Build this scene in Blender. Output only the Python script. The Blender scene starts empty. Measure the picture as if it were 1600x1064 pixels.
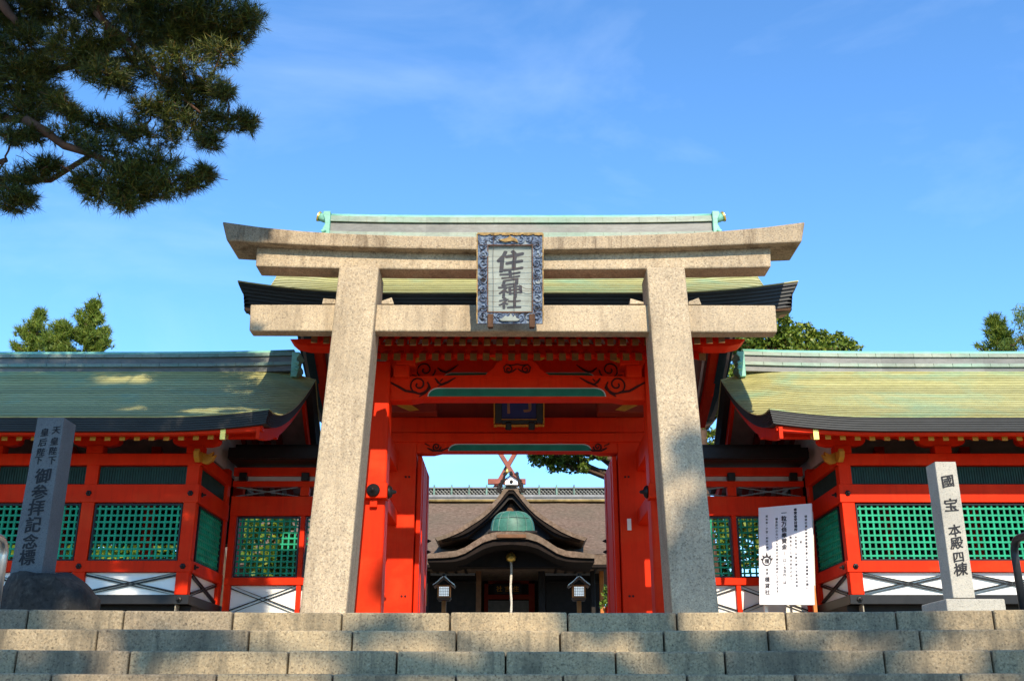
import bpy, math, random
import numpy as np
from mathutils import Vector

# ------------------------------------------------------------------ camera, sky, sun, exposure
SC = bpy.context.scene
COL = SC.collection
R = math.radians
EYE = 1.55                      # eye height over the lower ground (m)
PITCH = 19.5
FPX = 1620.0                    # focal length in photo pixels (1600 wide)
ZP = 2.24                       # level of the upper terrace
SUN_AZ, SUN_EL = 9.0, 32.5      # sun behind the camera, a little to the right

cd = bpy.data.cameras.new('camera')
cam = bpy.data.objects.new('camera', cd)
COL.objects.link(cam)
cam.location = (0, 0, EYE)
cam.rotation_euler = (R(90 + PITCH), 0, 0)
cd.sensor_width = 36
cd.lens = 36 * FPX / 1600
cd.clip_end = 3000
SC.camera = cam

SDIR = Vector((math.sin(R(SUN_AZ)) * math.cos(R(SUN_EL)), -math.cos(R(SUN_AZ)) * math.cos(R(SUN_EL)), math.sin(R(SUN_EL))))
ld = bpy.data.lights.new('sun', 'SUN')
ld.energy = 4.8
ld.angle = R(0.55)
ld.color = (1.0, 0.87, 0.67)
sun = bpy.data.objects.new('sun', ld)
COL.objects.link(sun)
sun.rotation_euler = (-SDIR).to_track_quat('-Z', 'Y').to_euler()

W = bpy.data.worlds.new('World')
SC.world = W
W.use_nodes = True
nt = W.node_tree
nt.nodes.clear()
wo = nt.nodes.new('ShaderNodeOutputWorld')
bg = nt.nodes.new('ShaderNodeBackground')
sky = nt.nodes.new('ShaderNodeTexSky')
sky.sky_type = 'NISHITA'
sky.sun_disc = False
sky.sun_elevation = R(SUN_EL)
sky.sun_rotation = R(180 - SUN_AZ)
sky.air_density = 1.0
sky.dust_density = 0.1
sky.ozone_density = 2.0
tint = nt.nodes.new('ShaderNodeMix'); tint.data_type = 'RGBA'; tint.blend_type = 'MULTIPLY'
tint.inputs['Factor'].default_value = 1.0
tint.inputs['B'].default_value = (0.80, 1.27, 1.66, 1)
nt.links.new(sky.outputs[0], tint.inputs['A'])
tc = nt.nodes.new('ShaderNodeTexCoord')
mp = nt.nodes.new('ShaderNodeMapping')
mp.inputs['Scale'].default_value = (1.3, 1.0, 3.4)
mp.inputs['Rotation'].default_value = (0, R(14), 0)
nz = nt.nodes.new('ShaderNodeTexNoise')
nz.inputs['Scale'].default_value = 2.1
nz.inputs['Detail'].default_value = 7
nz.inputs['Roughness'].default_value = 0.55
nz.inputs['Distortion'].default_value = 0.6
cr = nt.nodes.new('ShaderNodeValToRGB')
cr.color_ramp.elements[0].position = 0.50
cr.color_ramp.elements[1].position = 0.85
cr.color_ramp.elements[1].color = (0.19, 0.19, 0.19, 1)
cl = nt.nodes.new('ShaderNodeMix'); cl.data_type = 'RGBA'
cl.inputs['B'].default_value = (7.5, 8.6, 9.6, 1)
nt.links.new(tc.outputs['Generated'], mp.inputs[0])
nt.links.new(mp.outputs[0], nz.inputs['Vector'])
nt.links.new(nz.outputs['Fac'], cr.inputs[0])
nt.links.new(cr.outputs[0], cl.inputs['Factor'])
nt.links.new(tint.outputs['Result'], cl.inputs['A'])
nt.links.new(cl.outputs['Result'], bg.inputs[0])
bg.inputs[1].default_value = 0.13
nt.links.new(bg.outputs[0], wo.inputs[0])

SC.view_settings.view_transform = 'Standard'
SC.view_settings.look = 'None'
SC.view_settings.exposure = 0.55
SC.view_settings.gamma = 1.0
try:
    SC.cycles.max_bounces = 8
    SC.cycles.diffuse_bounces = 4
    SC.cycles.transparent_max_bounces = 8
except Exception:
    pass

# ------------------------------------------------------------------ measuring helpers
CT, ST = math.cos(R(PITCH)), math.sin(R(PITCH))

def at(px, py, Y):
    """point of the place at depth Y that the photo shows at pixel px, py"""
    cx, cy = (px - 800) / FPX, (532 - py) / FPX
    d = CT - cy * ST
    s = Y / d
    return (cx * s, Y, EYE + (ST + cy * CT) * s)

def zat(py, Y):
    return at(800, py, Y)[2]

def xz(px, py, Y):
    p = at(px, py, Y)
    return (p[0], p[2])

# ------------------------------------------------------------------ materials
def newmat(name):
    m = bpy.data.materials.new(name)
    m.use_nodes = True
    n = m.node_tree
    b = n.nodes['Principled BSDF']
    return m, n, b

def ND(n, t, **kw):
    o = n.nodes.new(t)
    for k, v in kw.items():
        if k in o.inputs:
            o.inputs[k].default_value = v
        else:
            setattr(o, k, v)
    return o

def ramp(n, src, stops):
    r = n.nodes.new('ShaderNodeValToRGB')
    e = r.color_ramp.elements
    while len(e) < len(stops):
        e.new(0.5)
    for k, (p, c) in enumerate(stops):
        e[k].position = p
        e[k].color = c if len(c) == 4 else (*c, 1)
    n.links.new(src, r.inputs[0])
    return r

def mixc(n, a, b, fac, mode='MIX'):
    m = n.nodes.new('ShaderNodeMix'); m.data_type = 'RGBA'; m.blend_type = mode
    for s, v in (('A', a), ('B', b)):
        if isinstance(v, (tuple, list)):
            m.inputs[s].default_value = (*v[:3], 1)
        else:
            n.links.new(v, m.inputs[s])
    if isinstance(fac, (int, float)):
        m.inputs['Factor'].default_value = fac
    else:
        n.links.new(fac, m.inputs['Factor'])
    return m.outputs['Result']

def noise(n, co, scale, detail=4, rough=0.55, mapscale=None, dist=0.0):
    v = co
    if mapscale:
        mp = n.nodes.new('ShaderNodeMapping')
        mp.inputs['Scale'].default_value = mapscale
        n.links.new(co, mp.inputs[0])
        v = mp.outputs[0]
    z = ND(n, 'ShaderNodeTexNoise', Scale=scale, Detail=detail, Roughness=rough, Distortion=dist)
    n.links.new(v, z.inputs['Vector'])
    return z.outputs['Fac']

def bump(n, b, h, strength, dist=0.01):
    u = ND(n, 'ShaderNodeBump', Strength=strength, Distance=dist)
    n.links.new(h, u.inputs['Height'])
    n.links.new(u.outputs[0], b.inputs['Normal'])

def coords(n):
    t = n.nodes.new('ShaderNodeTexCoord')
    return t.outputs['Object']

def mat_plain(name, col, rough=0.5, var=0.12, scale=6.0, metal=0.0, bmp=0.0, spec=0.25, fine=0.0):
    m, n, b = newmat(name)
    co = coords(n)
    f = noise(n, co, scale, 5)
    lo = tuple(c * (1 - var) for c in col)
    hi = tuple(min(1, c * (1 + var)) for c in col)
    r = ramp(n, f, [(0.3, lo), (0.7, hi)])
    n.links.new(r.outputs[0], b.inputs['Base Color'])
    b.inputs['Roughness'].default_value = rough
    b.inputs['Metallic'].default_value = metal
    b.inputs['Specular IOR Level'].default_value = spec
    if bmp:
        bump(n, b, noise(n, co, scale * 8, 6), bmp, 0.004)
    return m

def mat_granite(name, base, dark, light, stain, stain_amt=0.5, grain=85.0, island=0.0, streak=(2.2, 2.2, 0.35)):
    m, n, b = newmat(name)
    co = coords(n)
    g = noise(n, co, grain, 3, 0.6)
    r = ramp(n, g, [(0.30, dark), (0.46, base), (0.56, base), (0.72, light)])
    v = ND(n, 'ShaderNodeTexVoronoi', Scale=grain * 0.75)
    n.links.new(co, v.inputs['Vector'])
    rv = ramp(n, v.outputs['Color'], [(0.0, (0.5, 0.5, 0.5)), (0.28, (0.9, 0.9, 0.9)), (0.8, (1.1, 1.06, 1.0))])
    c = mixc(n, r.outputs[0], rv.outputs[0], 0.75, 'MULTIPLY')
    big = noise(n, co, 1.3, 6, 0.6)
    rb = ramp(n, big, [(0.35, (0.80, 0.79, 0.77)), (0.65, (1.08, 1.06, 1.02))])
    c = mixc(n, c, rb.outputs[0], 1.0, 'MULTIPLY')
    st = noise(n, co, 1.7, 7, 0.68, streak, 0.4)
    rs = ramp(n, st, [(0.50, (0, 0, 0)), (0.70, (stain_amt,) * 3)])
    c = mixc(n, c, stain, rs.outputs[0])
    if island:
        gi = n.nodes.new('ShaderNodeNewGeometry')
        ri = ramp(n, gi.outputs['Random Per Island'], [(0, (1 - island, 1 - island, 1 - island * .8)), (0.5, (1, .99, .96)), (1, (1 + island * .6, 1 + island * .5, 1 + island * .35))])
        c = mixc(n, c, ri.outputs[0], 1.0, 'MULTIPLY')
    li = noise(n, co, 5.0, 6, 0.72, None, 0.6)
    rl = ramp(n, li, [(0.60, (0, 0, 0)), (0.72, (0.30, 0.30, 0.30))])
    c = mixc(n, c, (base[0] * .55, base[1] * .58, base[2] * .62), rl.outputs[0])
    rn = noise(n, co, 4.0, 5, 0.7, (3.0, 3.0, .22))
    rr = ramp(n, rn, [(0.56, (0, 0, 0)), (0.74, (stain_amt * .7,) * 3)])
    c = mixc(n, c, stain, rr.outputs[0])
    n.links.new(c, b.inputs['Base Color'])
    b.inputs['Roughness'].default_value = 0.85
    b.inputs['Specular IOR Level'].default_value = 0.25
    h = mixc(n, noise(n, co, grain * 0.8, 4, 0.7), noise(n, co, 9, 5), 0.4)
    bump(n, b, h, 0.55, 0.012)
    return m

M = {}
M['granite'] = mat_granite('torii granite', (0.44, 0.355, 0.25), (0.19, 0.145, 0.10), (0.60, 0.51, 0.39), (0.17, 0.125, 0.08), 0.6, 58.0)
M['granite_top'] = mat_granite('weathered top granite', (0.37, 0.295, 0.205), (0.16, 0.12, 0.085), (0.5, 0.43, 0.33), (0.075, 0.047, 0.028), 0.95, 58.0)
M['step'] = mat_granite('step granite', (0.33, 0.262, 0.168), (0.13, 0.10, 0.068), (0.45, 0.375, 0.26), (0.075, 0.065, 0.048), 0.85, 70.0, 0.36)
M['paving'] = mat_granite('paving granite', (0.32, 0.29, 0.23), (0.17, 0.15, 0.12), (0.42, 0.39, 0.33), (0.12, 0.1, 0.08), 0.4, 60.0)
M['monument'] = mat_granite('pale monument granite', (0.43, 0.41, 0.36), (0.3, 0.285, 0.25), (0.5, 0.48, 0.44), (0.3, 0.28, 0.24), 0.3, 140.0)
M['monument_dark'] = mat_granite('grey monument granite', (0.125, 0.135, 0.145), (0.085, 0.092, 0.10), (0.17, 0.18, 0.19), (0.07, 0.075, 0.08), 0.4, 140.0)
M['rock'] = mat_granite('dark rock', (0.042, 0.036, 0.031), (0.018, 0.015, 0.013), (0.08, 0.07, 0.06), (0.016, 0.014, 0.012), 0.7, 22.0)

def mat_red(name, col=(0.70, 0.024, 0.002), rough=0.55):
    m, n, b = newmat(name)
    co = coords(n)
    f = noise(n, co, 2.2, 6, 0.6)
    r = ramp(n, f, [(0.3, tuple(c * 0.86 for c in col)), (0.7, tuple(min(1, c * 1.08) for c in col))])
    g = noise(n, co, 3.0, 6, 0.7, (6, 6, 0.5))
    rg = ramp(n, g, [(0.50, (0, 0, 0)), (0.78, (0.55, 0.55, 0.55))])
    c = mixc(n, r.outputs[0], (col[0] * 0.6, col[1] * 0.55, col[2]), rg.outputs[0])
    fd = noise(n, co, 0.9, 7, 0.65, (1, 1, 1.6), 0.5)
    rf = ramp(n, fd, [(0.50, (0, 0, 0)), (0.72, (0.5, 0.5, 0.5))])
    c = mixc(n, c, (min(1, col[0] * 1.02), col[1] * 2.2 + .012, col[2] + .012), rf.outputs[0])
    ck = noise(n, co, 14, 6, 0.75, (5, 5, .35))
    rk = ramp(n, ck, [(0.66, (0, 0, 0)), (0.72, (0.6, 0.6, 0.6))])
    c = mixc(n, c, (col[0] * .35, col[1] * .4, col[2]), rk.outputs[0])
    n.links.new(c, b.inputs['Base Color'])
    b.inputs['Roughness'].default_value = rough
    b.inputs['Specular IOR Level'].default_value = 0.09
    bump(n, b, noise(n, co, 26, 5, 0.6, (3, 3, 0.6)), 0.08, 0.004)
    return m

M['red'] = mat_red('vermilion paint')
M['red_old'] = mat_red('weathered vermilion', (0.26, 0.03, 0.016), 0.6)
M['soffit'] = mat_plain('soffit board', (0.34, 0.22, 0.19), 0.8, 0.2, 5)
M['helmet'] = None
M['line'] = mat_plain('carving line', (0.045, 0.004, 0.002), 0.7)
M['shaded_ochre'] = mat_plain('shaded ochre paint', (0.17, 0.075, 0.014), 0.6, 0.3, 9)  # shade on the gate's rafter tips put into the colour
M['ochre'] = mat_plain('ochre paint', (0.44, 0.19, 0.016), 0.55, 0.2, 9)
M['gold'] = mat_plain('gilt metal', (0.75, 0.50, 0.12), 0.35, 0.15, 12, 0.8)
M['green'] = mat_plain('lattice green paint', (0.007, 0.28, 0.14), 0.55, 0.25, 4)
M['dgreen'] = mat_plain('dark green board', (0.012, 0.040, 0.030), 0.55, 0.25, 7, bmp=0.2)
M['strip'] = mat_plain('beam groove green', (0.008, 0.13, 0.075), 0.5, 0.2, 5)
M['white'] = mat_plain('white plaster', (0.80, 0.78, 0.72), 0.75, 0.05, 3, bmp=0.05)
M['cream'] = mat_plain('aged white board', (0.52, 0.47, 0.42), 0.75, 0.14, 5)
M['black'] = mat_plain('black lacquer', (0.012, 0.011, 0.011), 0.4, 0.25, 9)
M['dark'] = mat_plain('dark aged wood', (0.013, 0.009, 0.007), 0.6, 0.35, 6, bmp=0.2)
M['brown'] = mat_plain('brown wood', (0.14, 0.062, 0.026), 0.6, 0.3, 5, bmp=0.2)
M['orange_wood'] = mat_plain('orange wood', (0.50, 0.17, 0.035), 0.5, 0.2, 5)
M['steel'] = mat_plain('worn steel pipe', (0.45, 0.44, 0.43), 0.32, 0.15, 14, 0.9)
M['dsteel'] = mat_plain('dark painted pipe', (0.03, 0.032, 0.035), 0.35, 0.2, 14, 0.3)
M['rim'] = mat_plain('worn gilt rim', (0.30, 0.19, 0.07), 0.6, 0.5, 16)
M['iron'] = mat_plain('rusty iron', (0.09, 0.045, 0.025), 0.8, 0.4, 20)
M['ink'] = mat_plain('black ink', (0.012, 0.012, 0.014), 0.6, 0.1)
M['ink_grey'] = mat_plain('grey lettering', (0.055, 0.055, 0.065), 0.6, 0.1)
M['board'] = mat_plain('white sign board', (0.84, 0.83, 0.86), 0.35, 0.02, 3)
M['dull_gold'] = mat_plain('dull gold lettering', (0.22, 0.10, 0.05), 0.5, 0.2)
M['blue'] = mat_plain('indigo tablet', (0.006, 0.008, 0.10), 0.4, 0.15, 5)
M['bark'] = mat_plain('tree bark', (0.085, 0.05, 0.032), 0.9, 0.4, 6, bmp=0.8)
M['bark_pine'] = mat_plain('red pine bark', (0.085, 0.042, 0.026), 0.9, 0.4, 7, bmp=0.8)
M['rope'] = mat_plain('bell rope', (0.55, 0.5, 0.42), 0.8, 0.3, 30)
M['paper'] = mat_plain('lantern paper with added glow', (0.80, 0.85, 0.86), 0.6, 0.03)
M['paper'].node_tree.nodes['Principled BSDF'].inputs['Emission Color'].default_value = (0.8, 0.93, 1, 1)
M['paper'].node_tree.nodes['Principled BSDF'].inputs['Emission Strength'].default_value = 0.55  # added glow stands in for sky brightness on the window paper
M['grey'] = mat_plain('grey metal sheet', (0.20, 0.20, 0.20), 0.45, 0.2, 6)

def mat_copper(name, a, b_, patina, pat_lo, pat_hi, rough=0.5):
    """copper sheet laid in courses: streaks along the courses, verdigris patches and thin standing seams"""
    m, n, b = newmat(name)
    co = coords(n)
    f = noise(n, co, 2.0, 6, 0.65, (0.9, 2.6, 2.6), 0.4)
    r = ramp(n, f, [(0.30, a), (0.70, b_)])
    p = noise(n, co, 0.9, 6, 0.62, (0.8, 1.4, 1.4), 0.5)
    rp = ramp(n, p, [(pat_lo, (0, 0, 0)), (pat_hi, (0.9, 0.9, 0.9))])
    c = mixc(n, r.outputs[0], patina, rp.outputs[0])
    gi = n.nodes.new('ShaderNodeNewGeometry')
    ri = ramp(n, gi.outputs['Random Per Island'], [(0, (0.82, 0.83, 0.82)), (1, (1.1, 1.1, 1.08))])
    c = mixc(n, c, ri.outputs[0], 1.0, 'MULTIPLY')
    sp = noise(n, co, 14, 5, 0.7, (0.6, 2, 2))
    rs = ramp(n, sp, [(0.35, (0.72, 0.72, 0.72)), (0.6, (1.05, 1.05, 1.05))])
    c = mixc(n, c, rs.outputs[0], 0.8, 'MULTIPLY')
    n.links.new(c, b.inputs['Base Color'])
    b.inputs['Roughness'].default_value = rough
    b.inputs['Specular IOR Level'].default_value = 0.4
    bump(n, b, noise(n, co, 8, 5, 0.6), 0.15, 0.01)
    return m

M['copper'] = mat_copper('weathered copper courses', (0.36, 0.335, 0.125), (0.47, 0.435, 0.185), (0.24, 0.43, 0.28), 0.50, 0.78)
M['verdigris'] = mat_copper('verdigris cap', (0.17, 0.44, 0.33), (0.26, 0.56, 0.43), (0.13, 0.35, 0.28), 0.5, 0.75)
M['helmet'] = mat_copper('dark verdigris', (0.022, 0.11, 0.075), (0.06, 0.19, 0.135), (0.02, 0.07, 0.05), 0.5, 0.75)
M['ridge_green'] = mat_copper('green grey ridge band', (0.15, 0.19, 0.15), (0.26, 0.30, 0.24), (0.10, 0.26, 0.19), 0.45, 0.75)
M['ridge_box'] = mat_copper('stained ridge sheet', (0.10, 0.105, 0.10), (0.185, 0.185, 0.175), (0.08, 0.17, 0.14), 0.58, 0.85)
M['eave'] = mat_copper('blackened eave edge', (0.010, 0.011, 0.012), (0.022, 0.023, 0.025), (0.02, 0.075, 0.06), 0.72, 0.9, 0.55)

def mat_thatch(name):
    m, n, b = newmat(name)
    co = coords(n)
    f = noise(n, co, 9, 7, 0.72)
    r = ramp(n, f, [(0.25, (0.065, 0.042, 0.029)), (0.5, (0.165, 0.112, 0.08)), (0.75, (0.29, 0.205, 0.15))])
    g = noise(n, co, 0.8, 5, 0.6)
    rg = ramp(n, g, [(0.4, (0, 0, 0)), (0.7, (0.5, 0.5, 0.5))])
    c = mixc(n, r.outputs[0], (0.115, 0.10, 0.07), rg.outputs[0])
    n.links.new(c, b.inputs['Base Color'])
    b.inputs['Roughness'].default_value = 0.95
    b.inputs['Specular IOR Level'].default_value = 0.1
    bump(n, b, noise(n, co, 22, 6, 0.75), 0.6, 0.03)
    return m
M['thatch'] = mat_thatch('cypress bark thatch')
M['thatch_edge'] = mat_plain('thatch cut edge', (0.013, 0.008, 0.006), 0.9, 0.4, 6, bmp=0.4)
M['thatch_moss'] = mat_plain('mossy ridge trim', (0.21, 0.15, 0.06), 0.9, 0.5, 3, bmp=0.4)

def mat_leaf(name, stops, rough=0.5, trans=0.25):
    m, n, b = newmat(name)
    gi = n.nodes.new('ShaderNodeNewGeometry')
    r = ramp(n, gi.outputs['Random Per Island'], stops)
    co = coords(n)
    f = noise(n, co, 0.9, 4)
    rf = ramp(n, f, [(0.35, (0.75, 0.78, 0.8)), (0.65, (1.12, 1.1, 0.95))])
    c = mixc(n, r.outputs[0], rf.outputs[0], 1.0, 'MULTIPLY')
    n.links.new(c, b.inputs['Base Color'])
    b.inputs['Roughness'].default_value = rough
    b.inputs['Specular IOR Level'].default_value = 0.3
    if trans:
        t = n.nodes.new('ShaderNodeBsdfTranslucent')
        n.links.new(c, t.inputs[0])
        mx = n.nodes.new('ShaderNodeMixShader')
        mx.inputs[0].default_value = trans
        n.links.new(b.outputs[0], mx.inputs[1])
        n.links.new(t.outputs[0], mx.inputs[2])
        n.links.new(mx.outputs[0], n.nodes['Material Output'].inputs[0])
    return m
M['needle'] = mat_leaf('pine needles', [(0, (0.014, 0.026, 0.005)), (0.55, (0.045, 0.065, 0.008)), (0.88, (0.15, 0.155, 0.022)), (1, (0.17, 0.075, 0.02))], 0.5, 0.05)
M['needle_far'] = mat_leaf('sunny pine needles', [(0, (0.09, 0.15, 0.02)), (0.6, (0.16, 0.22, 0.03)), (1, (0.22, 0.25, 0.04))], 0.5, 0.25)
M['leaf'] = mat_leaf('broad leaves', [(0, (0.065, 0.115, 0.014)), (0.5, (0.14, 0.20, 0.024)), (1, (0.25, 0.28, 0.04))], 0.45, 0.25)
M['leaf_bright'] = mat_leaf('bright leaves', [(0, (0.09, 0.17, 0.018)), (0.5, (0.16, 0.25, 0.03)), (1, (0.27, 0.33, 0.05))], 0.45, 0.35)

def mat_plaque_frame():
    m, n, b = newmat('faded blue cloud carving')
    co = coords(n)
    f = noise(n, co, 9, 5, 0.7, None, 1.8)
    r = ramp(n, f, [(0.40, (0.025, 0.022, 0.024)), (0.48, (0.07, 0.10, 0.17)), (0.56, (0.16, 0.21, 0.29)), (0.64, (0.27, 0.30, 0.31)), (0.72, (0.11, 0.08, 0.05))])  # dark stop puts the shade of the carving's crevices into the colour
    n.links.new(r.outputs[0], b.inputs['Base Color'])
    b.inputs['Roughness'].default_value = 0.8
    bump(n, b, f, 0.6, 0.02)
    return m
M['cloud'] = mat_plaque_frame()
M['tablet'] = mat_plain('pale plaque face', (0.29, 0.315, 0.285), 0.8, 0.22, 5)

# ------------------------------------------------------------------ object helpers
WLOC = {}

def link(o, parent=None):
    COL.objects.link(o)
    if parent is not None:
        o.parent = parent
    return o

def tag(o, label=None, cat=None, group=None, kind=None):
    if label: o['label'] = label
    if cat: o['category'] = cat
    if group: o['group'] = group
    if kind: o['kind'] = kind
    return o

def thing(name, label, cat, loc=(0, 0, 0), group=None):
    o = bpy.data.objects.new(name, None)
    o.location = loc
    o.empty_display_size = 0.3
    link(o)
    WLOC[o.name] = Vector(loc)
    return tag(o, label, cat, group)

def copy_tree(o, parent=None):
    c = o.copy()
    link(c)
    if parent is not None:
        c.parent = parent
    for ch in list(o.children):
        copy_tree(ch, c)
    return c

def mesh_object(name, V, F, mats, parent=None, mi=None, smooth=False, bevel=0.0, origin=None, recalc=True):
    base = WLOC.get(parent.name, Vector((0, 0, 0))) if parent is not None else Vector((0, 0, 0))
    V = np.asarray(V, dtype=np.float64)
    loc = Vector((0, 0, 0))
    if parent is None and len(V):
        loc = Vector(((V[:, 0].min() + V[:, 0].max()) / 2, (V[:, 1].min() + V[:, 1].max()) / 2, V[:, 2].min()))
    me = bpy.data.meshes.new(name)
    me.from_pydata((V - np.array(base) - np.array(loc)).tolist(), [], F)
    if not isinstance(mats, (list, tuple)): mats = [mats]
    for m in mats: me.materials.append(m)
    if mi is not None:
        me.polygons.foreach_set('material_index', np.asarray(mi, dtype=np.int32))
    if recalc and len(F) < 20000:
        import bmesh
        bm = bmesh.new(); bm.from_mesh(me)
        bmesh.ops.recalc_face_normals(bm, faces=bm.faces)
        bm.to_mesh(me); bm.free()
    if smooth:
        me.polygons.foreach_set('use_smooth', [True] * len(me.polygons))
    me.update()
    o = bpy.data.objects.new(name, me)
    link(o, parent)
    o.location = loc
    WLOC[o.name] = base + loc
    if bevel:
        b = o.modifiers.new('edges', 'BEVEL')
        b.width = bevel; b.segments = 2; b.limit_method = 'ANGLE'; b.angle_limit = R(35)
        b.harden_normals = False
    return o

def fast_mesh(name, V, F, mat, parent=None, smooth=False):
    """V (n,3), F (m,k) numpy arrays"""
    base = WLOC.get(parent.name, Vector((0, 0, 0))) if parent is not None else Vector((0, 0, 0))
    V = np.asarray(V, dtype=np.float32) - np.array(base, dtype=np.float32)
    F = np.asarray(F, dtype=np.int32)
    me = bpy.data.meshes.new(name)
    k = F.shape[1]
    me.vertices.add(len(V)); me.vertices.foreach_set('co', V.ravel())
    me.loops.add(F.size); me.loops.foreach_set('vertex_index', F.ravel())
    me.polygons.add(len(F))
    me.polygons.foreach_set('loop_start', np.arange(len(F), dtype=np.int32) * k)
    me.polygons.foreach_set('loop_total', np.full(len(F), k, dtype=np.int32))
    me.materials.append(mat)
    me.update(calc_edges=True)
    me.validate()
    o = bpy.data.objects.new(name, me)
    link(o, parent)
    WLOC[o.name] = base
    return o

class MB:
    """collects shapes and links them as ONE mesh object; T maps local (u, n, z) to the world"""
    def __init__(s, T=None):
        s.V, s.F, s.mi, s.T, s.m = [], [], [], T, 0

    def add(s, vs, fs):
        b = len(s.V)
        if s.T: vs = [s.T(*v) for v in vs]
        s.V += [tuple(v) for v in vs]
        s.F += [tuple(b + i for i in f) for f in fs]
        s.mi += [s.m] * len(fs)
        return s

    def hexa(s, p):   # 8 points: bottom loop 0-3, top loop 4-7
        return s.add(p, [(0, 3, 2, 1), (4, 5, 6, 7), (0, 1, 5, 4), (1, 2, 6, 5), (2, 3, 7, 6), (3, 0, 4, 7)])

    def box(s, x0, x1, y0, y1, z0, z1):
        return s.hexa([(x0, y0, z0), (x1, y0, z0), (x1, y1, z0), (x0, y1, z0), (x0, y0, z1), (x1, y0, z1), (x1, y1, z1), (x0, y1, z1)])

    def prism(s, poly, y0, y1):      # polygon in (x, z) pushed along y
        n = len(poly)
        vs = [(x, y0, z) for x, z in poly] + [(x, y1, z) for x, z in poly]
        fs = [tuple(range(n)), tuple(range(2 * n - 1, n - 1, -1))] + [(i, (i + 1) % n, n + (i + 1) % n, n + i) for i in range(n)]
        return s.add(vs, fs)

    def prism_x(s, poly, x0, x1):    # polygon in (y, z) pushed along x
        n = len(poly)
        vs = [(x0, y, z) for y, z in poly] + [(x1, y, z) for y, z in poly]
        fs = [tuple(range(n)), tuple(range(2 * n - 1, n - 1, -1))] + [(i, (i + 1) % n, n + (i + 1) % n, n + i) for i in range(n)]
        return s.add(vs, fs)

    def tube(s, pts, r, n=8, caps=True):
        pts = [Vector(p) for p in pts]
        rs = r if isinstance(r, (list, tuple)) else [r] * len(pts)
        vs, fs = [], []
        up = Vector((0.13, 0.21, 0.97)).normalized()
        for i, p in enumerate(pts):
            d = (pts[min(i + 1, len(pts) - 1)] - pts[max(i - 1, 0)])
            d = d.normalized() if d.length > 1e-9 else Vector((0, 0, 1))
            if abs(d.dot(up)) > 0.97: up = Vector((0.9, 0.3, 0.1)).normalized()
            a = d.cross(up).normalized(); b = a.cross(d).normalized()
            up = b
            for k in range(n):
                t = 2 * math.pi * k / n
                vs.append(p + (a * math.cos(t) + b * math.sin(t)) * rs[i])
        for i in range(len(pts) - 1):
            for k in range(n):
                k2 = (k + 1) % n
                fs.append((i * n + k, i * n + k2, (i + 1) * n + k2, (i + 1) * n + k))
        if caps:
            fs.append(tuple(range(n - 1, -1, -1)))
            fs.append(tuple((len(pts) - 1) * n + k for k in range(n)))
        return s.add([tuple(v) for v in vs], fs)

    def lathe(s, c, prof, n=16, axis=2):
        c = Vector(c); vs, fs = [], []
        for r, h in prof:
            for k in range(n):
                t = 2 * math.pi * k / n
                q = [r * math.cos(t), r * math.sin(t), h]
                if axis == 1: q = [q[0], h, q[1]]
                if axis == 0: q = [h, q[0], q[1]]
                vs.append((c[0] + q[0], c[1] + q[1], c[2] + q[2]))
        for i in range(len(prof) - 1):
            for k in range(n):
                k2 = (k + 1) % n
                fs.append((i * n + k, i * n + k2, (i + 1) * n + k2, (i + 1) * n + k))
        fs.append(tuple(range(n - 1, -1, -1)))
        fs.append(tuple((len(prof) - 1) * n + k for k in range(n)))
        return s.add(vs, fs)

    def build(s, name, mat, parent=None, bevel=0.0, smooth=False):
        return mesh_object(name, s.V, s.F, mat, parent, s.mi if isinstance(mat, (list, tuple)) and len(mat) > 1 else None, smooth, bevel)

# --------------------------- writing
_glyph = {}
def glyph(ch):
    if ch not in _glyph:
        f = bpy.data.curves.new('glyph', 'FONT')
        f.body = ch; f.size = 1.0; f.resolution_u = 3
        t = bpy.data.objects.new('glyph', f)
        COL.objects.link(t)
        bpy.context.view_layer.update()
        me = bpy.data.meshes.new_from_object(t.evaluated_get(bpy.context.evaluated_depsgraph_get()))
        V = np.array([v.co[:2] for v in me.vertices]) if len(me.vertices) else np.zeros((0, 2))
        F = [tuple(p.vertices) for p in me.polygons]
        bpy.data.objects.remove(t); bpy.data.curves.remove(f); bpy.data.meshes.remove(me)
        if len(V):
            c = (V.min(0) + V.max(0)) / 2
            V = V - c
        _glyph[ch] = (V, F)
    return _glyph[ch]

def brush(mb, ch, centre, right, up, size, weight=0.0, slant=0.08, wob=0.02, seed=0, narrow=1.0):
    """one brush-like character: the glyph, warped a little, laid several times a hair apart to thicken its strokes"""
    V, F = glyph(ch)
    if not len(V): return
    rnd = random.Random(hash((ord(ch), seed)) & 0xffff)
    right, up = Vector(right).normalized(), Vector(up).normalized()
    nrm = right.cross(up).normalized()
    ph = [rnd.uniform(0, 6.28) for _ in range(4)]
    x, y = V[:, 0].copy(), V[:, 1].copy()
    x2 = x * narrow + wob * np.sin(5 * y + ph[0]) + wob * .6 * np.sin(11 * y + 7 * x + ph[1])
    y2 = y + slant * x + wob * np.sin(5 * x + ph[2]) + wob * .6 * np.sin(12 * x + 6 * y + ph[3])
    offs = [(0, 0)]
    if weight:
        w = weight
        offs += [(w, .35 * w), (-w, -.35 * w), (.55 * w, -.45 * w), (-.55 * w, .45 * w), (.1 * w, .6 * w), (-.1 * w, -.6 * w)]
    c = Vector(centre)
    for k, (dx, dy) in enumerate(offs):
        P = [c + right * ((a + dx) * size) + up * ((b + dy) * size) + nrm * (0.00012 * k) for a, b in zip(x2, y2)]
        mb.T, T0 = None, mb.T
        mb.add([tuple(p) for p in P], F)
        mb.T = T0

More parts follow.
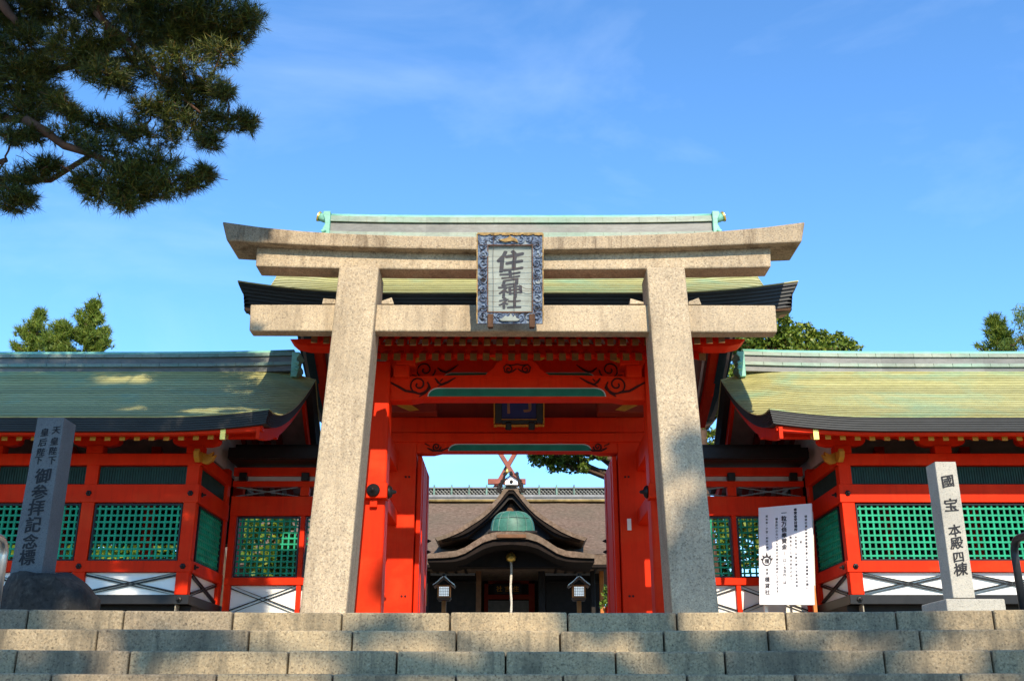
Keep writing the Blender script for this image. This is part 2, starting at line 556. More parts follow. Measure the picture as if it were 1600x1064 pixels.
# --------------------------- foliage
def leaf_cards(cl, per, size, rng, flat=0.6, aspect=0.6):
    """small pointed quads spread in shells of ellipsoid clumps; cl = [(x, y, z, rx, ry, rz)]"""
    P = []
    for (x, y, z, rx, ry, rz) in cl:
        n = max(40, int(per * (rx * ry * rz) ** (2 / 3) * 6))
        d = rng.normal(size=(n, 3)); d /= np.linalg.norm(d, axis=1)[:, None]
        r = rng.uniform(0.35, 1.0, n) ** 0.55
        r *= 1 + 0.22 * np.sin(4 * d[:, 0] + x) * np.cos(5 * d[:, 2] + z) + rng.normal(0, .08, n)
        P.append(np.array([x, y, z]) + d * r[:, None] * np.array([rx, ry, rz]))
    P = np.concatenate(P); n = len(P)
    a = rng.normal(size=(n, 3)); a /= np.linalg.norm(a, axis=1)[:, None]
    b = rng.normal(size=(n, 3)); b[:, 2] *= flat
    b -= a * (a * b).sum(1)[:, None]; b /= np.linalg.norm(b, axis=1)[:, None]
    s = size * rng.uniform(0.6, 1.35, n)[:, None]
    V = np.stack([P - a * s * .5, P + b * s * aspect * .5, P + a * s * .5, P - b * s * aspect * .5], 1).reshape(-1, 3)
    F = np.arange(n * 4).reshape(-1, 4)
    return V, F

def needle_tufts(P, A, rng, n=26, ln=0.11, wd=0.006, spread=0.9):
    """P tuft bases, A tuft axes: needles as thin triangles fanned round each axis"""
    m = len(P)
    d = A[:, None, :] * rng.uniform(0.15, 1.0, (m, n, 1)) + rng.normal(size=(m, n, 3)) * spread * 0.6
    d /= np.linalg.norm(d, axis=2)[..., None]
    off = A[:, None, :] * rng.uniform(-0.06, 0.05, (m, n, 1))
    L = ln * rng.uniform(0.7, 1.15, (m, n, 1))
    s = np.cross(d, rng.normal(size=(m, n, 3))); s /= np.linalg.norm(s, axis=2)[..., None]
    b = P[:, None, :] + off
    V = np.stack([b - s * wd * .5, b + s * wd * .5, b + d * L], 2).reshape(-1, 3)
    F = np.arange(m * n * 3).reshape(-1, 3)
    return V, F

# ------------------------------------------------------------------ ground, terrace, stairs
o = mesh_object('ground', [(-900, -300, 0), (900, -300, 0), (900, 1500, 0), (-900, 1500, 0)], [(0, 1, 2, 3)], mat_plain('gravelly ground', (0.27, 0.24, 0.19), 0.95, 0.25, 1.5, bmp=0.3))
tag(o, kind='structure')
Y0, TREAD, RISE = 8.2, 0.35, 0.16
mb = MB()
mb.box(-60, 60, Y0 + 0.42, 120, 0.01, ZP - 0.004)
mb.box(-60, -9.0, Y0 - .02, Y0 + 0.42, 0.01, ZP - 0.004)
mb.box(9.0, 60, Y0 - .02, Y0 + 0.42, 0.01, ZP - 0.004)
o = mb.build('terrace', M['paving']); tag(o, kind='structure')

st = thing('stone_staircase', 'broad flight of weathered granite steps leading up to the stone gateway', 'stairs', (0, Y0, 0))
JOINTS = [[65, 205, 368, 535, 703, 887, 1057, 1225, 1392, 1535],
          [12, 165, 392, 551, 713, 875, 1037, 1198, 1428],
          [46, 212, 452, 620, 790, 962, 1132, 1375, 1535],
          [95, 342, 520, 712, 880, 1073, 1240, 1490]]
rnd = random.Random(5)
NST = 14
for i in range(NST):
    zt = ZP - i * RISE
    yf = Y0 - i * TREAD
    if i < 4:
        ypx = 970 + i * 32
        xs = [at(j, ypx, yf)[0] for j in JOINTS[i]]
    else:
        xs = [-4.2 + rnd.uniform(-.3, .3)]
        while xs[-1] < 4: xs.append(xs[-1] + rnd.uniform(.75, 1.15))
    while xs[0] > -8.2: xs.insert(0, xs[0] - rnd.uniform(.75, 1.1))
    while xs[-1] < 8.2: xs.append(xs[-1] + rnd.uniform(.75, 1.1))
    xs = [-9.0] + xs + [9.0]
    mb = MB()
    for k in range(len(xs) - 1):
        a, b = xs[k], xs[k + 1]
        g = 0.006
        def yy(x): return yf - 0.016 * x * x * (1 if abs(x) < 5 else 25 / (x * x)) - (0.012 * x if x < 0 else 0) * -1
        dz, dy = rnd.uniform(-.004, .003), rnd.uniform(-.006, .006)
        ya, yb = yy(a) + dy, yy(b) + dy
        yk = yf + TREAD + 0.09
        z0 = max(0.005, zt - RISE - 0.02) if i < NST - 1 else 0.005
        mb.hexa([(a + g, ya, z0), (b - g, yb, z0), (b - g, yk, z0), (a + g, yk, z0), (a + g, ya, zt + dz), (b - g, yb, zt + dz), (b - g, yk, zt + dz), (a + g, yk, zt + dz)])
    mb.build('step', M['step'], st, bevel=0.013)

# ------------------------------------------------------------------ stone torii
YT = 12.0
to = thing('stone_torii', 'tall granite gateway of square pillars and stacked lintels atop the steps', 'torii', (0.02, YT + .3, ZP))
def pillar(top_l, top_r, bot_l, bot_r, y0, d):
    tl, tr = xz(*top_l, y0), xz(*top_r, y0)
    bl, br = xz(*bot_l, y0), xz(*bot_r, y0)
    def ext(t, b):      # run the edge on down to the terrace
        k = (ZP - b[1]) / (t[1] - b[1])
        return (b[0] + (t[0] - b[0]) * k, ZP)
    bl, br = ext(tl, bl), ext(tr, br)
    m = MB(); N = 8
    for i in range(N):
        pass
    top_y = 0.02
    vs = [(bl[0], y0 - .03, ZP - .02), (br[0], y0 - .03, ZP - .02), (br[0], y0 + d + .03, ZP - .02), (bl[0], y0 + d + .03, ZP - .02),
          (tl[0], y0 + top_y, tl[1]), (tr[0], y0 + top_y, tr[1]), (tr[0], y0 + d - .03, tr[1]), (tl[0], y0 + d - .03, tl[1])]
    m.hexa(vs)
    return m.build('pillar', M['granite'], to, bevel=0.025)
pillar((529.5, 415), (592, 415), (468.5, 955), (541, 955), YT, .58)
pillar((1010.5, 416), (1070.5, 416), (1050, 955), (1123, 955), YT, .58)

def lintel(name, pts, y0, th, mat, bevel=0.02):
    """pts: list of (px_top, y_top, px_bottom, y_bottom) sections along the beam's front face"""
    V, F = [], []
    for (a, b, c, d) in pts:
        t, u = xz(a, b, y0), xz(c, d, y0)
        V += [(t[0], y0, t[1]), (t[0], y0 + th, t[1]), (u[0], y0 + th, u[1]), (u[0], y0, u[1])]
    n = len(pts)
    for i in range(n - 1):
        for k in range(4):
            k2 = (k + 1) % 4
            F.append((i * 4 + k, i * 4 + k2, i * 4 + 4 + k2, i * 4 + 4 + k))
    F.append((0, 1, 2, 3)); F.append(tuple((n - 1) * 4 + k for k in (3, 2, 1, 0)))
    return mesh_object(name, V, F, mat, to, bevel=bevel)

kas = [(347, 346, 354, 376), (408, 354.5, 410, 379.5), (470, 360.5, 470, 382.5), (530, 364.5, 530, 385), (630, 367.8, 630, 388), (745, 369.5, 745, 390), (800, 369.8, 800, 390.5),
       (860, 369.5, 860, 390), (970, 367.5, 970, 388.2), (1075, 364, 1075, 385.5), (1135, 360, 1135, 383), (1196, 354.5, 1194, 380.5), (1258, 346.5, 1253, 378)]
lintel('top_lintel', kas, YT - .03, .60, M['granite_top'])
shi = [(401, 386, 399, 416), (470, 387, 470, 418), (530, 388.5, 530, 419.3), (630, 391, 630, 420.6), (800, 392, 800, 421.5), (970, 391, 970, 420.6), (1075, 388.5, 1075, 419.3), (1135, 387, 1135, 418.6), (1204, 384, 1205, 417)]
lintel('second_lintel', shi, YT + .12, .33, M['granite'])
lintel('tie_beam', [(391, 475.5, 389, 517), (1212, 476.5, 1215, 519)], YT + .18, .215, M['granite'])
def wedge(pts):
    m = MB(); m.prism([xz(*p, YT + .17) for p in pts], YT + .17, YT + .42)
    m.build('wedge', M['granite'], to, bevel=0.008)
wedge([(503, 474.8), (505, 466), (524, 467.5), (524, 474.8)])
wedge([(596, 475), (596, 470), (612, 464.5), (615.5, 475)])
wedge([(984, 475), (985, 466), (1006, 472), (1006, 475)])
wedge([(1076, 476), (1076, 471), (1092, 465), (1096, 476)])

# hanging plaque
pq = thing('hanging_plaque', 'tall pale name plaque in faded blue cloud frame, hung on the stone lintels', 'plaque', (0, 11.7, zat(505, 11.6)))
PA, PB = at(797, 506, 11.78), at(797, 366, 11.48)
pr = Vector((1, 0, 0)); pu = (Vector(PB) - Vector(PA)); PH = pu.length; pu.normalize(); pn = pr.cross(pu)   # pn looks at the viewer
PW = 102 * (11.6 * CT + 5 * ST) / FPX
def TP(u, n, z):   # u across, n towards viewer, z up from the lower edge
    p = Vector(PA) + pr * u + pu * z + pn * n
    return tuple(p)
fw, fh = PW * .168, PH * .135
m = MB(TP); m.box(-PW / 2 + .02, PW / 2 - .02, -.10, -.03, .02, PH - .02); m.build('back_board', M['dark'], pq)
m = MB(TP)
m.box(-PW / 2, -PW / 2 + fw, -.05, .03, 0, PH); m.box(PW / 2 - fw, PW / 2, -.05, .03, 0, PH)
m.box(-PW / 2 + fw, PW / 2 - fw, -.05, .03, 0, fh); m.box(-PW / 2 + fw, PW / 2 - fw, -.05, .03, PH - fh, PH)
rnd = random.Random(11)
# carved cloud scrolls round the frame
for side in (-1, 1):
    for k in range(9):
        z = fh * .6 + k * (PH - fh * .9) / 9
        r = rnd.uniform(.045, .06); ux = side * (PW / 2 - fw * rnd.uniform(.42, .58)); dr = rnd.choice((-1, 1))
        pts = []
        for t in range(15):
            a = dr * t * .62 + k; rr = r * (1 - t / 19)
            pts.append((ux + rr * math.cos(a), .034, z + rr * math.sin(a)))
        m.tube(pts, [.013] * 13 + [.009, .005], 6)
for zc in (fh * .5, PH - fh * .5):
    for k in range(6):
        ux = (-.5 + (k + .5) / 6) * (PW - 2 * fw); r = rnd.uniform(.035, .05)
        pts = [(ux + r * (1 - t / 18) * math.cos(t * .65 + k), .034, zc + r * (1 - t / 18) * math.sin(t * .65 + k)) for t in range(14)]
        m.tube(pts, .011, 6)
frame = m.build('cloud_frame', M['cloud'], pq, bevel=0.006)
m = MB(TP)
N = 24
for k in range(N):   # wavy gilt rims along top and sides
    u0, u1 = -PW / 2 + PW * k / N, -PW / 2 + PW * (k + 1) / N
    h = .010 + .012 * abs(math.sin(k * math.pi / 4))
    m.box(u0, u1, -.02, .045, PH - h, PH + .012)
    z0, z1 = PH * k / N, PH * (k + 1) / N
    wv = .006 + .006 * abs(math.sin(k * .9))
    m.box(-PW / 2 - wv, -PW / 2 + .004, -.03, .036, z0, z1); m.box(PW / 2 - .004, PW / 2 + wv, -.03, .036, z0, z1)
m.build('gilt_rim', M['rim'], frame)
m = MB(TP); m.box(-PW / 2 + fw - .004, PW / 2 - fw + .004, -.03, .006, fh - .004, PH - fh + .004); pt = m.build('tablet', M['tablet'], pq)
m = MB(TP)
for a in ((-PW / 2 + fw - .012, -PW / 2 + fw - .002, fh, PH - fh), (PW / 2 - fw + .002, PW / 2 - fw + .012, fh, PH - fh)): m.box(a[0], a[1], 0, .04, a[2], a[3])
m.box(-PW / 2 + fw - .012, PW / 2 - fw + .012, 0, .04, fh - .012, fh - .002); m.box(-PW / 2 + fw - .012, PW / 2 - fw + .012, 0, .04, PH - fh + .002, PH - fh + .012)
m.build('inner_moulding', M['brown'], pq)
m = MB()
for ch, z, s, nar in (('住', .700, .275, 1.25), ('吉', .505, .190, 1.45), ('神', .366, .178, 1.75), ('社', .232, .150, 1.9)):
    brush(m, ch, TP(.0, .0085, PH * z), pr, pu, s, .048, .17, .026, 3, nar)
m.build('lettering', M['ink_grey'], pt)
m = MB(TP)     # protective wires over the face
rnd = random.Random(3)
for k, u in enumerate((-.255, .06)):
    m.tube([(u * PW + rnd.uniform(-.004, .004), .05, PH * t / 8) for t in range(9)], .0022, 5)
for k in range(7):
    z = PH * (.12 + .125 * k)
    m.tube([(PW * (-.5 + t / 8), .052, z + .006 * math.sin(t * 1.3 + k) - .004 * (k % 3)) for t in range(9)], .0020, 5)
m.tube([TP(0, 0, 0) and (PW * .14 + .02 * t, .053, PH * (.43 - .018 * t + .0016 * t * t)) for t in range(9)], .003, 5)
m.build('wire', M['iron'], pq)
for u in (-.30, .335):
    m = MB(TP); m.box(u * PW - .035, u * PW + .035, .03, .07, -.045, .115); m.box(u * PW - .03, u * PW + .03, -.16, .03, -.05, -.004)
    m.build('bracket', M['iron'], pq, bevel=0.006)
m = MB(TP)
m.prism([(-.02, .0), (.06, 0), (.06, 0), (.0, 0)], 0, 0.001) if False else None
pts = [(-.13, .045), (-.10, .03), (.09, .03), (.125, .05), (.075, .068), (.06, .105), (.035, .075), (.01, .125), (-.02, .08), (-.06, .095), (-.085, .07)]
m.prism(pts, .03, .055); m.build('crest_carving', M['tablet'], pq, bevel=0.004)
m = MB(TP)
pts = [(-.14, PH - fh * .55), (-.06, PH - fh * .72), (.03, PH - fh * .62), (.10, PH - fh * .75), (.08, PH - fh * .45), (.03, PH - fh * .35), (.0, PH - fh * .18), (-.03, PH - fh * .36)]
m.prism(pts, .03, .058); m.build('gilt_crest', M['rim'], pq, bevel=0.004)

# ------------------------------------------------------------------ roofs laid in courses
def gable_roof(root, x0, x1, yr, zr, yf, zf, yb, zb, N, lift=.12, lift_len=1.6, mino=.3, mino_len=.9, thick=.26, conc=1.35, step=.016, ends=(1, 1),
               roof_mat='copper', edge_in=.05, roof_name='roof', layers=6, flare=.2, bend_k=1.3):
    """copper gable roof: stepped courses, lifted eave corners, verge surfaces rolling down at the gables"""
    L = x1 - x0
    us = [0, .008, .02, .04, .065, .09, .12, .16, .20, .26, .33, .42, .5, .58, .67, .74, .80, .84, .88, .91, .935, .96, .98, .992, 1]
    def S(u, v, front=True, bend=False):
        x = x0 + L * u
        sh = 0
        for e, dd, sg in ((ends[0], x - x0, -1), (ends[1], x1 - x, 1)):
            if e and dd < mino_len:
                q = ((mino_len - dd) / mino_len)
                if bend: v = v ** (1 + bend_k * q * q)
                sh += sg * flare * q * q
        x += sh * (1 - v)
        y = yr + (yf - yr) * v if front else yr + (yb - yr) * v
        ze = zf if front else zb
        qm = max([0] + [(mino_len - dd) / mino_len for dd in (L * u, L * (1 - u)) if dd < mino_len])
        z = ze + (zr - ze) * (1 - v) ** (conc + .28 * qm * qm)
        xx = x0 + L * u
        for e, dd in ((ends[0], xx - x0), (ends[1], x1 - xx)):
            if e and dd < lift_len:
                z += lift * ((lift_len - dd) / lift_len) ** 2 * v
            if e and dd < mino_len:
                z -= mino * ((mino_len - dd) / mino_len) ** 2 * (1 - v) ** .8
        return Vector((x, y, z))
    for front in (True, False):
        V, F = [], []
        for j in range(N):
            va, vb = j / N, (j + 1) / N
            b = len(V)
            for u in us:
                p, q = S(u, max(0, va - .012), front, True), S(u, vb, front, True)
                k = S(u, max(0, vb - .006), front, True)
                V += [p, q + Vector((0, 0, step)), k]
            for i in range(len(us) - 1):
                a, c = b + i * 3, b + i * 3 + 3
                F += [(a, c, c + 1, a + 1), (a + 1, c + 1, c + 2, a + 2)]
        rf = mesh_object(roof_name, V, F, M[roof_mat], root, recalc=False)
    # black layered edge all round
    path = []
    vs_ = [i / 12 for i in range(13)]
    for u in us: path.append((S(u, 1), Vector((0, -1, 0))))
    for v in reversed(vs_[1:-1]): path.append((S(1, v), Vector((1, 0, 0))))
    path.append((S(1, 0), Vector((1, 0, 0))))
    for v in vs_[1:-1]: path.append((S(1, v, False), Vector((1, 0, 0))))
    for u in reversed(us): path.append((S(u, 1, False), Vector((0, 1, 0))))
    for v in reversed(vs_[1:-1]): path.append((S(0, v, False), Vector((-1, 0, 0))))
    path.append((S(0, 0), Vector((-1, 0, 0))))
    for v in vs_[1:-1]: path.append((S(0, v), Vector((-1, 0, 0))))
    nfu = len(us)
    for idx, nn in ((0, Vector((-1, -1, 0))), (nfu - 1, Vector((1, -1, 0)))):
        path[idx] = (path[idx][0], nn)
    nb = nfu + 11 + 1 + 11
    for idx, nn in ((nb, Vector((1, 1, 0))), (nb + nfu - 1, Vector((-1, 1, 0)))):
        path[idx] = (path[idx][0], nn)
    prof = [(0.004, -.012), (0.004, .0)]
    for k in range(layers):
        d0 = .0 + edge_in * k / layers
        h0, h1 = thick * k / layers, thick * (k + .86) / layers
        prof += [(d0, h0 + .002), (d0, h1), (d0 + .012, h1 + .002), (d0 + .012, thick * (k + 1) / layers)]
    prof += [(edge_in + .10, thick + .002)]
    V, F = [], []
    for p, nrm in path:
        for d, h in prof: V.append(p - nrm * d - Vector((0, 0, h)))
    n, k = len(path), len(prof)
    for i in range(n):
        for j in range(k - 1):
            a, b = i * k + j, ((i + 1) % n) * k + j
            F.append((a, b, b + 1, a + 1))
    mesh_object('eave_edge', V, F, M['eave'], root, recalc=False)
    m = MB(); P = [p + Vector((0, 0, .004)) + nrm * .006 for p, nrm in path]; m.tube(P + [P[0]], .009, 6, caps=False); m.build('eave_lip', M['copper'], root)
    # underside boards
    V, F = [], []
    for front in (True, False):
        b = len(V)
        for j in range(13):
            for u in us:
                uu = .012 + u * .976
                p = S(uu, .004 + j / 12 * .976, front) - Vector((0, 0, thick - .01)); V.append(p)
        for j in range(12):
            for i in range(len(us) - 1):
                a = b + j * len(us) + i
                F.append((a, a + 1, a + 1 + len(us), a + len(us)))
    mesh_object('underside_boards', V, F, M['soffit'], root, recalc=False)
    return S

def ridge(root, x0, x1, yr, z, h, w, name_cap='ridge_cap', lift=.04):
    """boxed ridge: lower green band, dark sheet, upper band and a round verdigris cap"""
    n = 16
    def zz(t): return z + lift * (2 * t - 1) ** 4
    def bar(mb, wa, wb, ha, hb):
        for i in range(n):
            t0, t1 = i / n, (i + 1) / n
            a, b = x0 + (x1 - x0) * t0, x0 + (x1 - x0) * t1
            mb.hexa([(a, yr - wa, zz(t0) + ha), (b, yr - wa, zz(t1) + ha), (b, yr + wa, zz(t1) + ha), (a, yr + wa, zz(t0) + ha),
                     (a, yr - wb, zz(t0) + hb), (b, yr - wb, zz(t1) + hb), (b, yr + wb, zz(t1) + hb), (a, yr + wb, zz(t0) + hb)])
    m = MB(); bar(m, w * .90, w * .84, -.10, h * .60)
    m.build('ridge_box', M['ridge_box'], root)
    cnt = int((x1 - x0) / .30)
    for a_, b_, wa, wb in ((-.02, .20, 1.10, 1.04), (.62, .86, 1.02, .96)):      # seamed bands below and above the sheet
        m = MB(); bar(m, w * wa, w * wb, h * a_, h * b_)
        for k in range(1, cnt):
            x = x0 + (x1 - x0) * k / cnt
            m.box(x - .004, x + .004, yr - w * wa - .004, yr, zz(k / cnt) + h * a_, zz(k / cnt) + h * b_ * .98)
        m.build('ridge_band', M['ridge_green'], root)
    m = MB(); m.tube([(x0 + (x1 - x0) * i / n, yr, zz(i / n) + h * .90) for i in range(n + 1)], w * .78, 14)
    m.V = [(v[0], v[1], zz((v[0] - x0) / (x1 - x0)) + h * .90 + max(-h * .04, (v[2] - zz((v[0] - x0) / (x1 - x0)) - h * .90) * .55)) for v in m.V]
    m.build(name_cap, M['verdigris'], root, smooth=True)
M['verdigris_band'] = mat_copper('streaked verdigris band', (0.06, 0.13, 0.10), (0.17, 0.30, 0.24), (0.03, 0.035, 0.03), 0.5, 0.7)

def finial(root, x, yr, z, h, w, sx, horn=False):
    """stepped verdigris end piece of a ridge with a scrolled foot"""
    m = MB()
    o_ = sx
    prof = [(0, -.10), (0.10, -.10), (0.125, .0), (0.105, h * .12), (0.13, h * .22), (.12, h * .4), (0.085, h * .55), (.09, h * .75), (.13, h * .92), (.12, h * 1.06), (0, h * 1.06)]
    m.prism([(x + o_ * a, z + b) for a, b in prof], yr - w * 1.12, yr + w * 1.12)
    for k in (0, 1):
        yy = yr - w * 1.14
        m.tube([(x + o_ * .06, yy, z + h * .05 + .03 + k * .10), (x + o_ * .13, yy, z + h * .04 + k * .10)], .035, 8)
    f = m.build('ridge_finial', M['verdigris'], root, bevel=0.012)
    if horn:
        m = MB(); m.tube([(x - o_ * .02, yr, z + h * .97), (x + o_ * .12, yr, z + h * 1.0), (x + o_ * .23, yr, z + h * 1.08)], [.085, .075, .07], 12)
        m.build('horn', M['verdigris'], f, smooth=True)
        m = MB(); m.tube([(x + o_ * .22, yr, z + h * 1.075), (x + o_ * .245, yr, z + h * 1.095)], [.088, .092], 14)
        m.build('horn_tip', M['gold'], f)

def rafters(root, S, xs, v0, v1, drop, wdt, hgt, tip=True, front=True, mat='red', tipmat='ochre'):
    """each rafter follows the underside from v0 to its ochre tip at v1"""
    for u in xs:
        m = MB()
        K = 3
        P = [S(u, v0 + (v1 - v0) * k / K, front) - Vector((0, 0, drop)) for k in range(K + 1)]
        for k in range(K):
            a, b = P[k], P[k + 1]
            m.hexa([(a.x - wdt, a.y, a.z - hgt), (a.x + wdt, a.y, a.z - hgt), (b.x + wdt, b.y, b.z - hgt), (b.x - wdt, b.y, b.z - hgt),
                    (a.x - wdt, a.y, a.z), (a.x + wdt, a.y, a.z), (b.x + wdt, b.y, b.z), (b.x - wdt, b.y, b.z)])
        if tip:
            m.m = 1
            b = P[-1]
            d = (P[-1] - P[-2]).normalized() * .012
            m.hexa([(b.x - wdt, b.y, b.z - hgt), (b.x + wdt, b.y, b.z - hgt), (b.x + wdt, b.y + d.y, b.z - hgt), (b.x - wdt, b.y + d.y, b.z - hgt),
                    (b.x - wdt, b.y, b.z), (b.x + wdt, b.y, b.z), (b.x + wdt, b.y + d.y, b.z), (b.x - wdt, b.y + d.y, b.z)])
        m.build('rafter', [M[mat], M[tipmat]], root)

def eave_board(root, S, us, v, drop, h, t, name='eave_board', mat='red', front=True):
    m = MB()
    P = [S(u, v, front) - Vector((0, 0, drop)) for u in us]
    for a, b in zip(P[:-1], P[1:]):
        m.hexa([(a.x, a.y, a.z - h), (b.x, b.y, b.z - h), (b.x, b.y + t, b.z - h), (a.x, a.y + t, a.z - h), (a.x, a.y, a.z), (b.x, b.y, b.z), (b.x, b.y + t, b.z), (a.x, a.y + t, a.z)])
    return m.build(name, M[mat], root)

def verge_board(root, S, u, drop, h, t, sx, mat='red', name='bargeboard', vmax=.97):
    """curved board under a gable's verge, front and back slopes"""
    m = MB()
    for front in (True, False):
        P = [S(u, vmax * k / 14, front) - Vector((0, 0, drop)) for k in range(15)]
        for k in range(14):
            a, b = P[k], P[k + 1]
            ha, hb = h * (1.15 - .35 * k / 14), h * (1.15 - .35 * (k + 1) / 14)
            m.hexa([(a.x, a.y, a.z - ha), (a.x + sx * t, a.y, a.z - ha), (b.x + sx * t, b.y, b.z - hb), (b.x, b.y, b.z - hb), (a.x, a.y, a.z), (a.x + sx * t, a.y, a.z), (b.x + sx * t, b.y, b.z), (b.x, b.y, b.z)])
    return m.build(name, M[mat], root)

# ------------------------------------------------------------------ wall pieces
def frame_T(O, U, N):
    O, U, N = Vector(O), Vector(U), Vector(N)
    def T(u, n, z):
        p = O + U * u + N * n
        return (p.x, p.y, O.z + z)
    return T

def lattice(root, T, u0, u1, z0, z1, nu, nz_, bar=.026, mat='green', n0=-.03):
    m = MB(T)
    fr = .018
    for k in range(nu + 1):
        u = u0 + fr + (u1 - u0 - 2 * fr) * (k + .5) / (nu + 1)
        m.box(u - bar / 2, u + bar / 2, n0 - .02, n0 + .008, z0, z1)
    for k in range(nz_ + 1):
        z = z0 + fr + (z1 - z0 - 2 * fr) * (k + .5) / (nz_ + 1)
        m.box(u0, u1, n0 - .016, n0 + .013, z - bar / 2, z + bar / 2)
    l = m.build('lattice', M[mat], root)
    m = MB(T)
    e = .03
    m.box(u0 - .002, u0 + fr, n0 - e, n0 + .03, z0, z1); m.box(u1 - fr, u1 + .002, n0 - e, n0 + .03, z0, z1)
    m.box(u0 + fr, u1 - fr, n0 - e, n0 + .03, z0 - .002, z0 + fr); m.box(u0 + fr, u1 - fr, n0 - e, n0 + .03, z1 - fr, z1 + .002)
    m.build('lattice_frame', M['black'], l)

def xbrace(root, T, u0, u1, z0, z1, n0=-.02, t=.03, gap=.066):
    m = MB(T)
    m.box(u0, u1, n0 - .05, n0 - .02, z0, z1); wp = m.build('white_panel', M['white'], root)
    m = MB(T)
    for sgn, nn in ((1, 0), (-1, .006)):
        for q in (-1, 1):
            za, zb = (z0, z1) if sgn > 0 else (z1, z0)
            dx, dz = u1 - u0, zb - za
            L = math.hypot(dx, dz); ox, oz = -dz / L, dx / L
            c = q * gap / 2
            a = (u0 + ox * c, za + oz * c); b = (u1 + ox * c, zb + oz * c)
            hw = t / 2
            p = [(a[0] - ox * hw, a[1] - oz * hw), (b[0] - ox * hw, b[1] - oz * hw), (b[0] + ox * hw, b[1] + oz * hw), (a[0] + ox * hw, a[1] + oz * hw)]
            p = [(min(max(x, u0), u1), min(max(z, z0), z1)) for x, z in p]
            m.prism(p, n0 - .018 + nn + q * .0008, n0 + .008 + nn + q * .0008)
    m.build('cross_brace', M['black'], wp)

def stud(root, T, u, z, n0, r=.042):
    m = MB(T)
    vs, fs = [], []
    prof = [(1, 0), (1, .012), (.8, .02), (.45, .024), (.4, .05), (.2, .062)]
    for k, (q, h) in enumerate(prof):
        for i in range(6): vs.append((u + r * q * math.cos(i * math.pi / 3), n0 + h, z + r * q * math.sin(i * math.pi / 3)))
    for k in range(len(prof) - 1):
        for i in range(6): fs.append((k * 6 + i, k * 6 + (i + 1) % 6, k * 6 + 6 + (i + 1) % 6, k * 6 + 6 + i))
    fs.append(tuple(30 + i for i in range(6)))
    m.add(vs, fs)
    m.build('iron_stud', M['black'], root)

def bracket_arm(root, T, u, z, n0, n1, half=.34, h=.12):
    """boat-shaped bracket arm with a bearing block"""
    m = MB(T)
    pts = [(-half, z + h), (-half, z + h * .55), (-half * .9, z + h * .2), (-half * .6, z), (half * .6, z), (half * .9, z + h * .2), (half, z + h * .55), (half, z + h)]
    m.prism([(u + a, b) for a, b in pts], n0, n1)
    m.box(u - .12, u + .12, n0 - .02, n1 + .02, z - .11, z - .003)
    m.build('bracket_arm', M['red'], root, bevel=0.006)

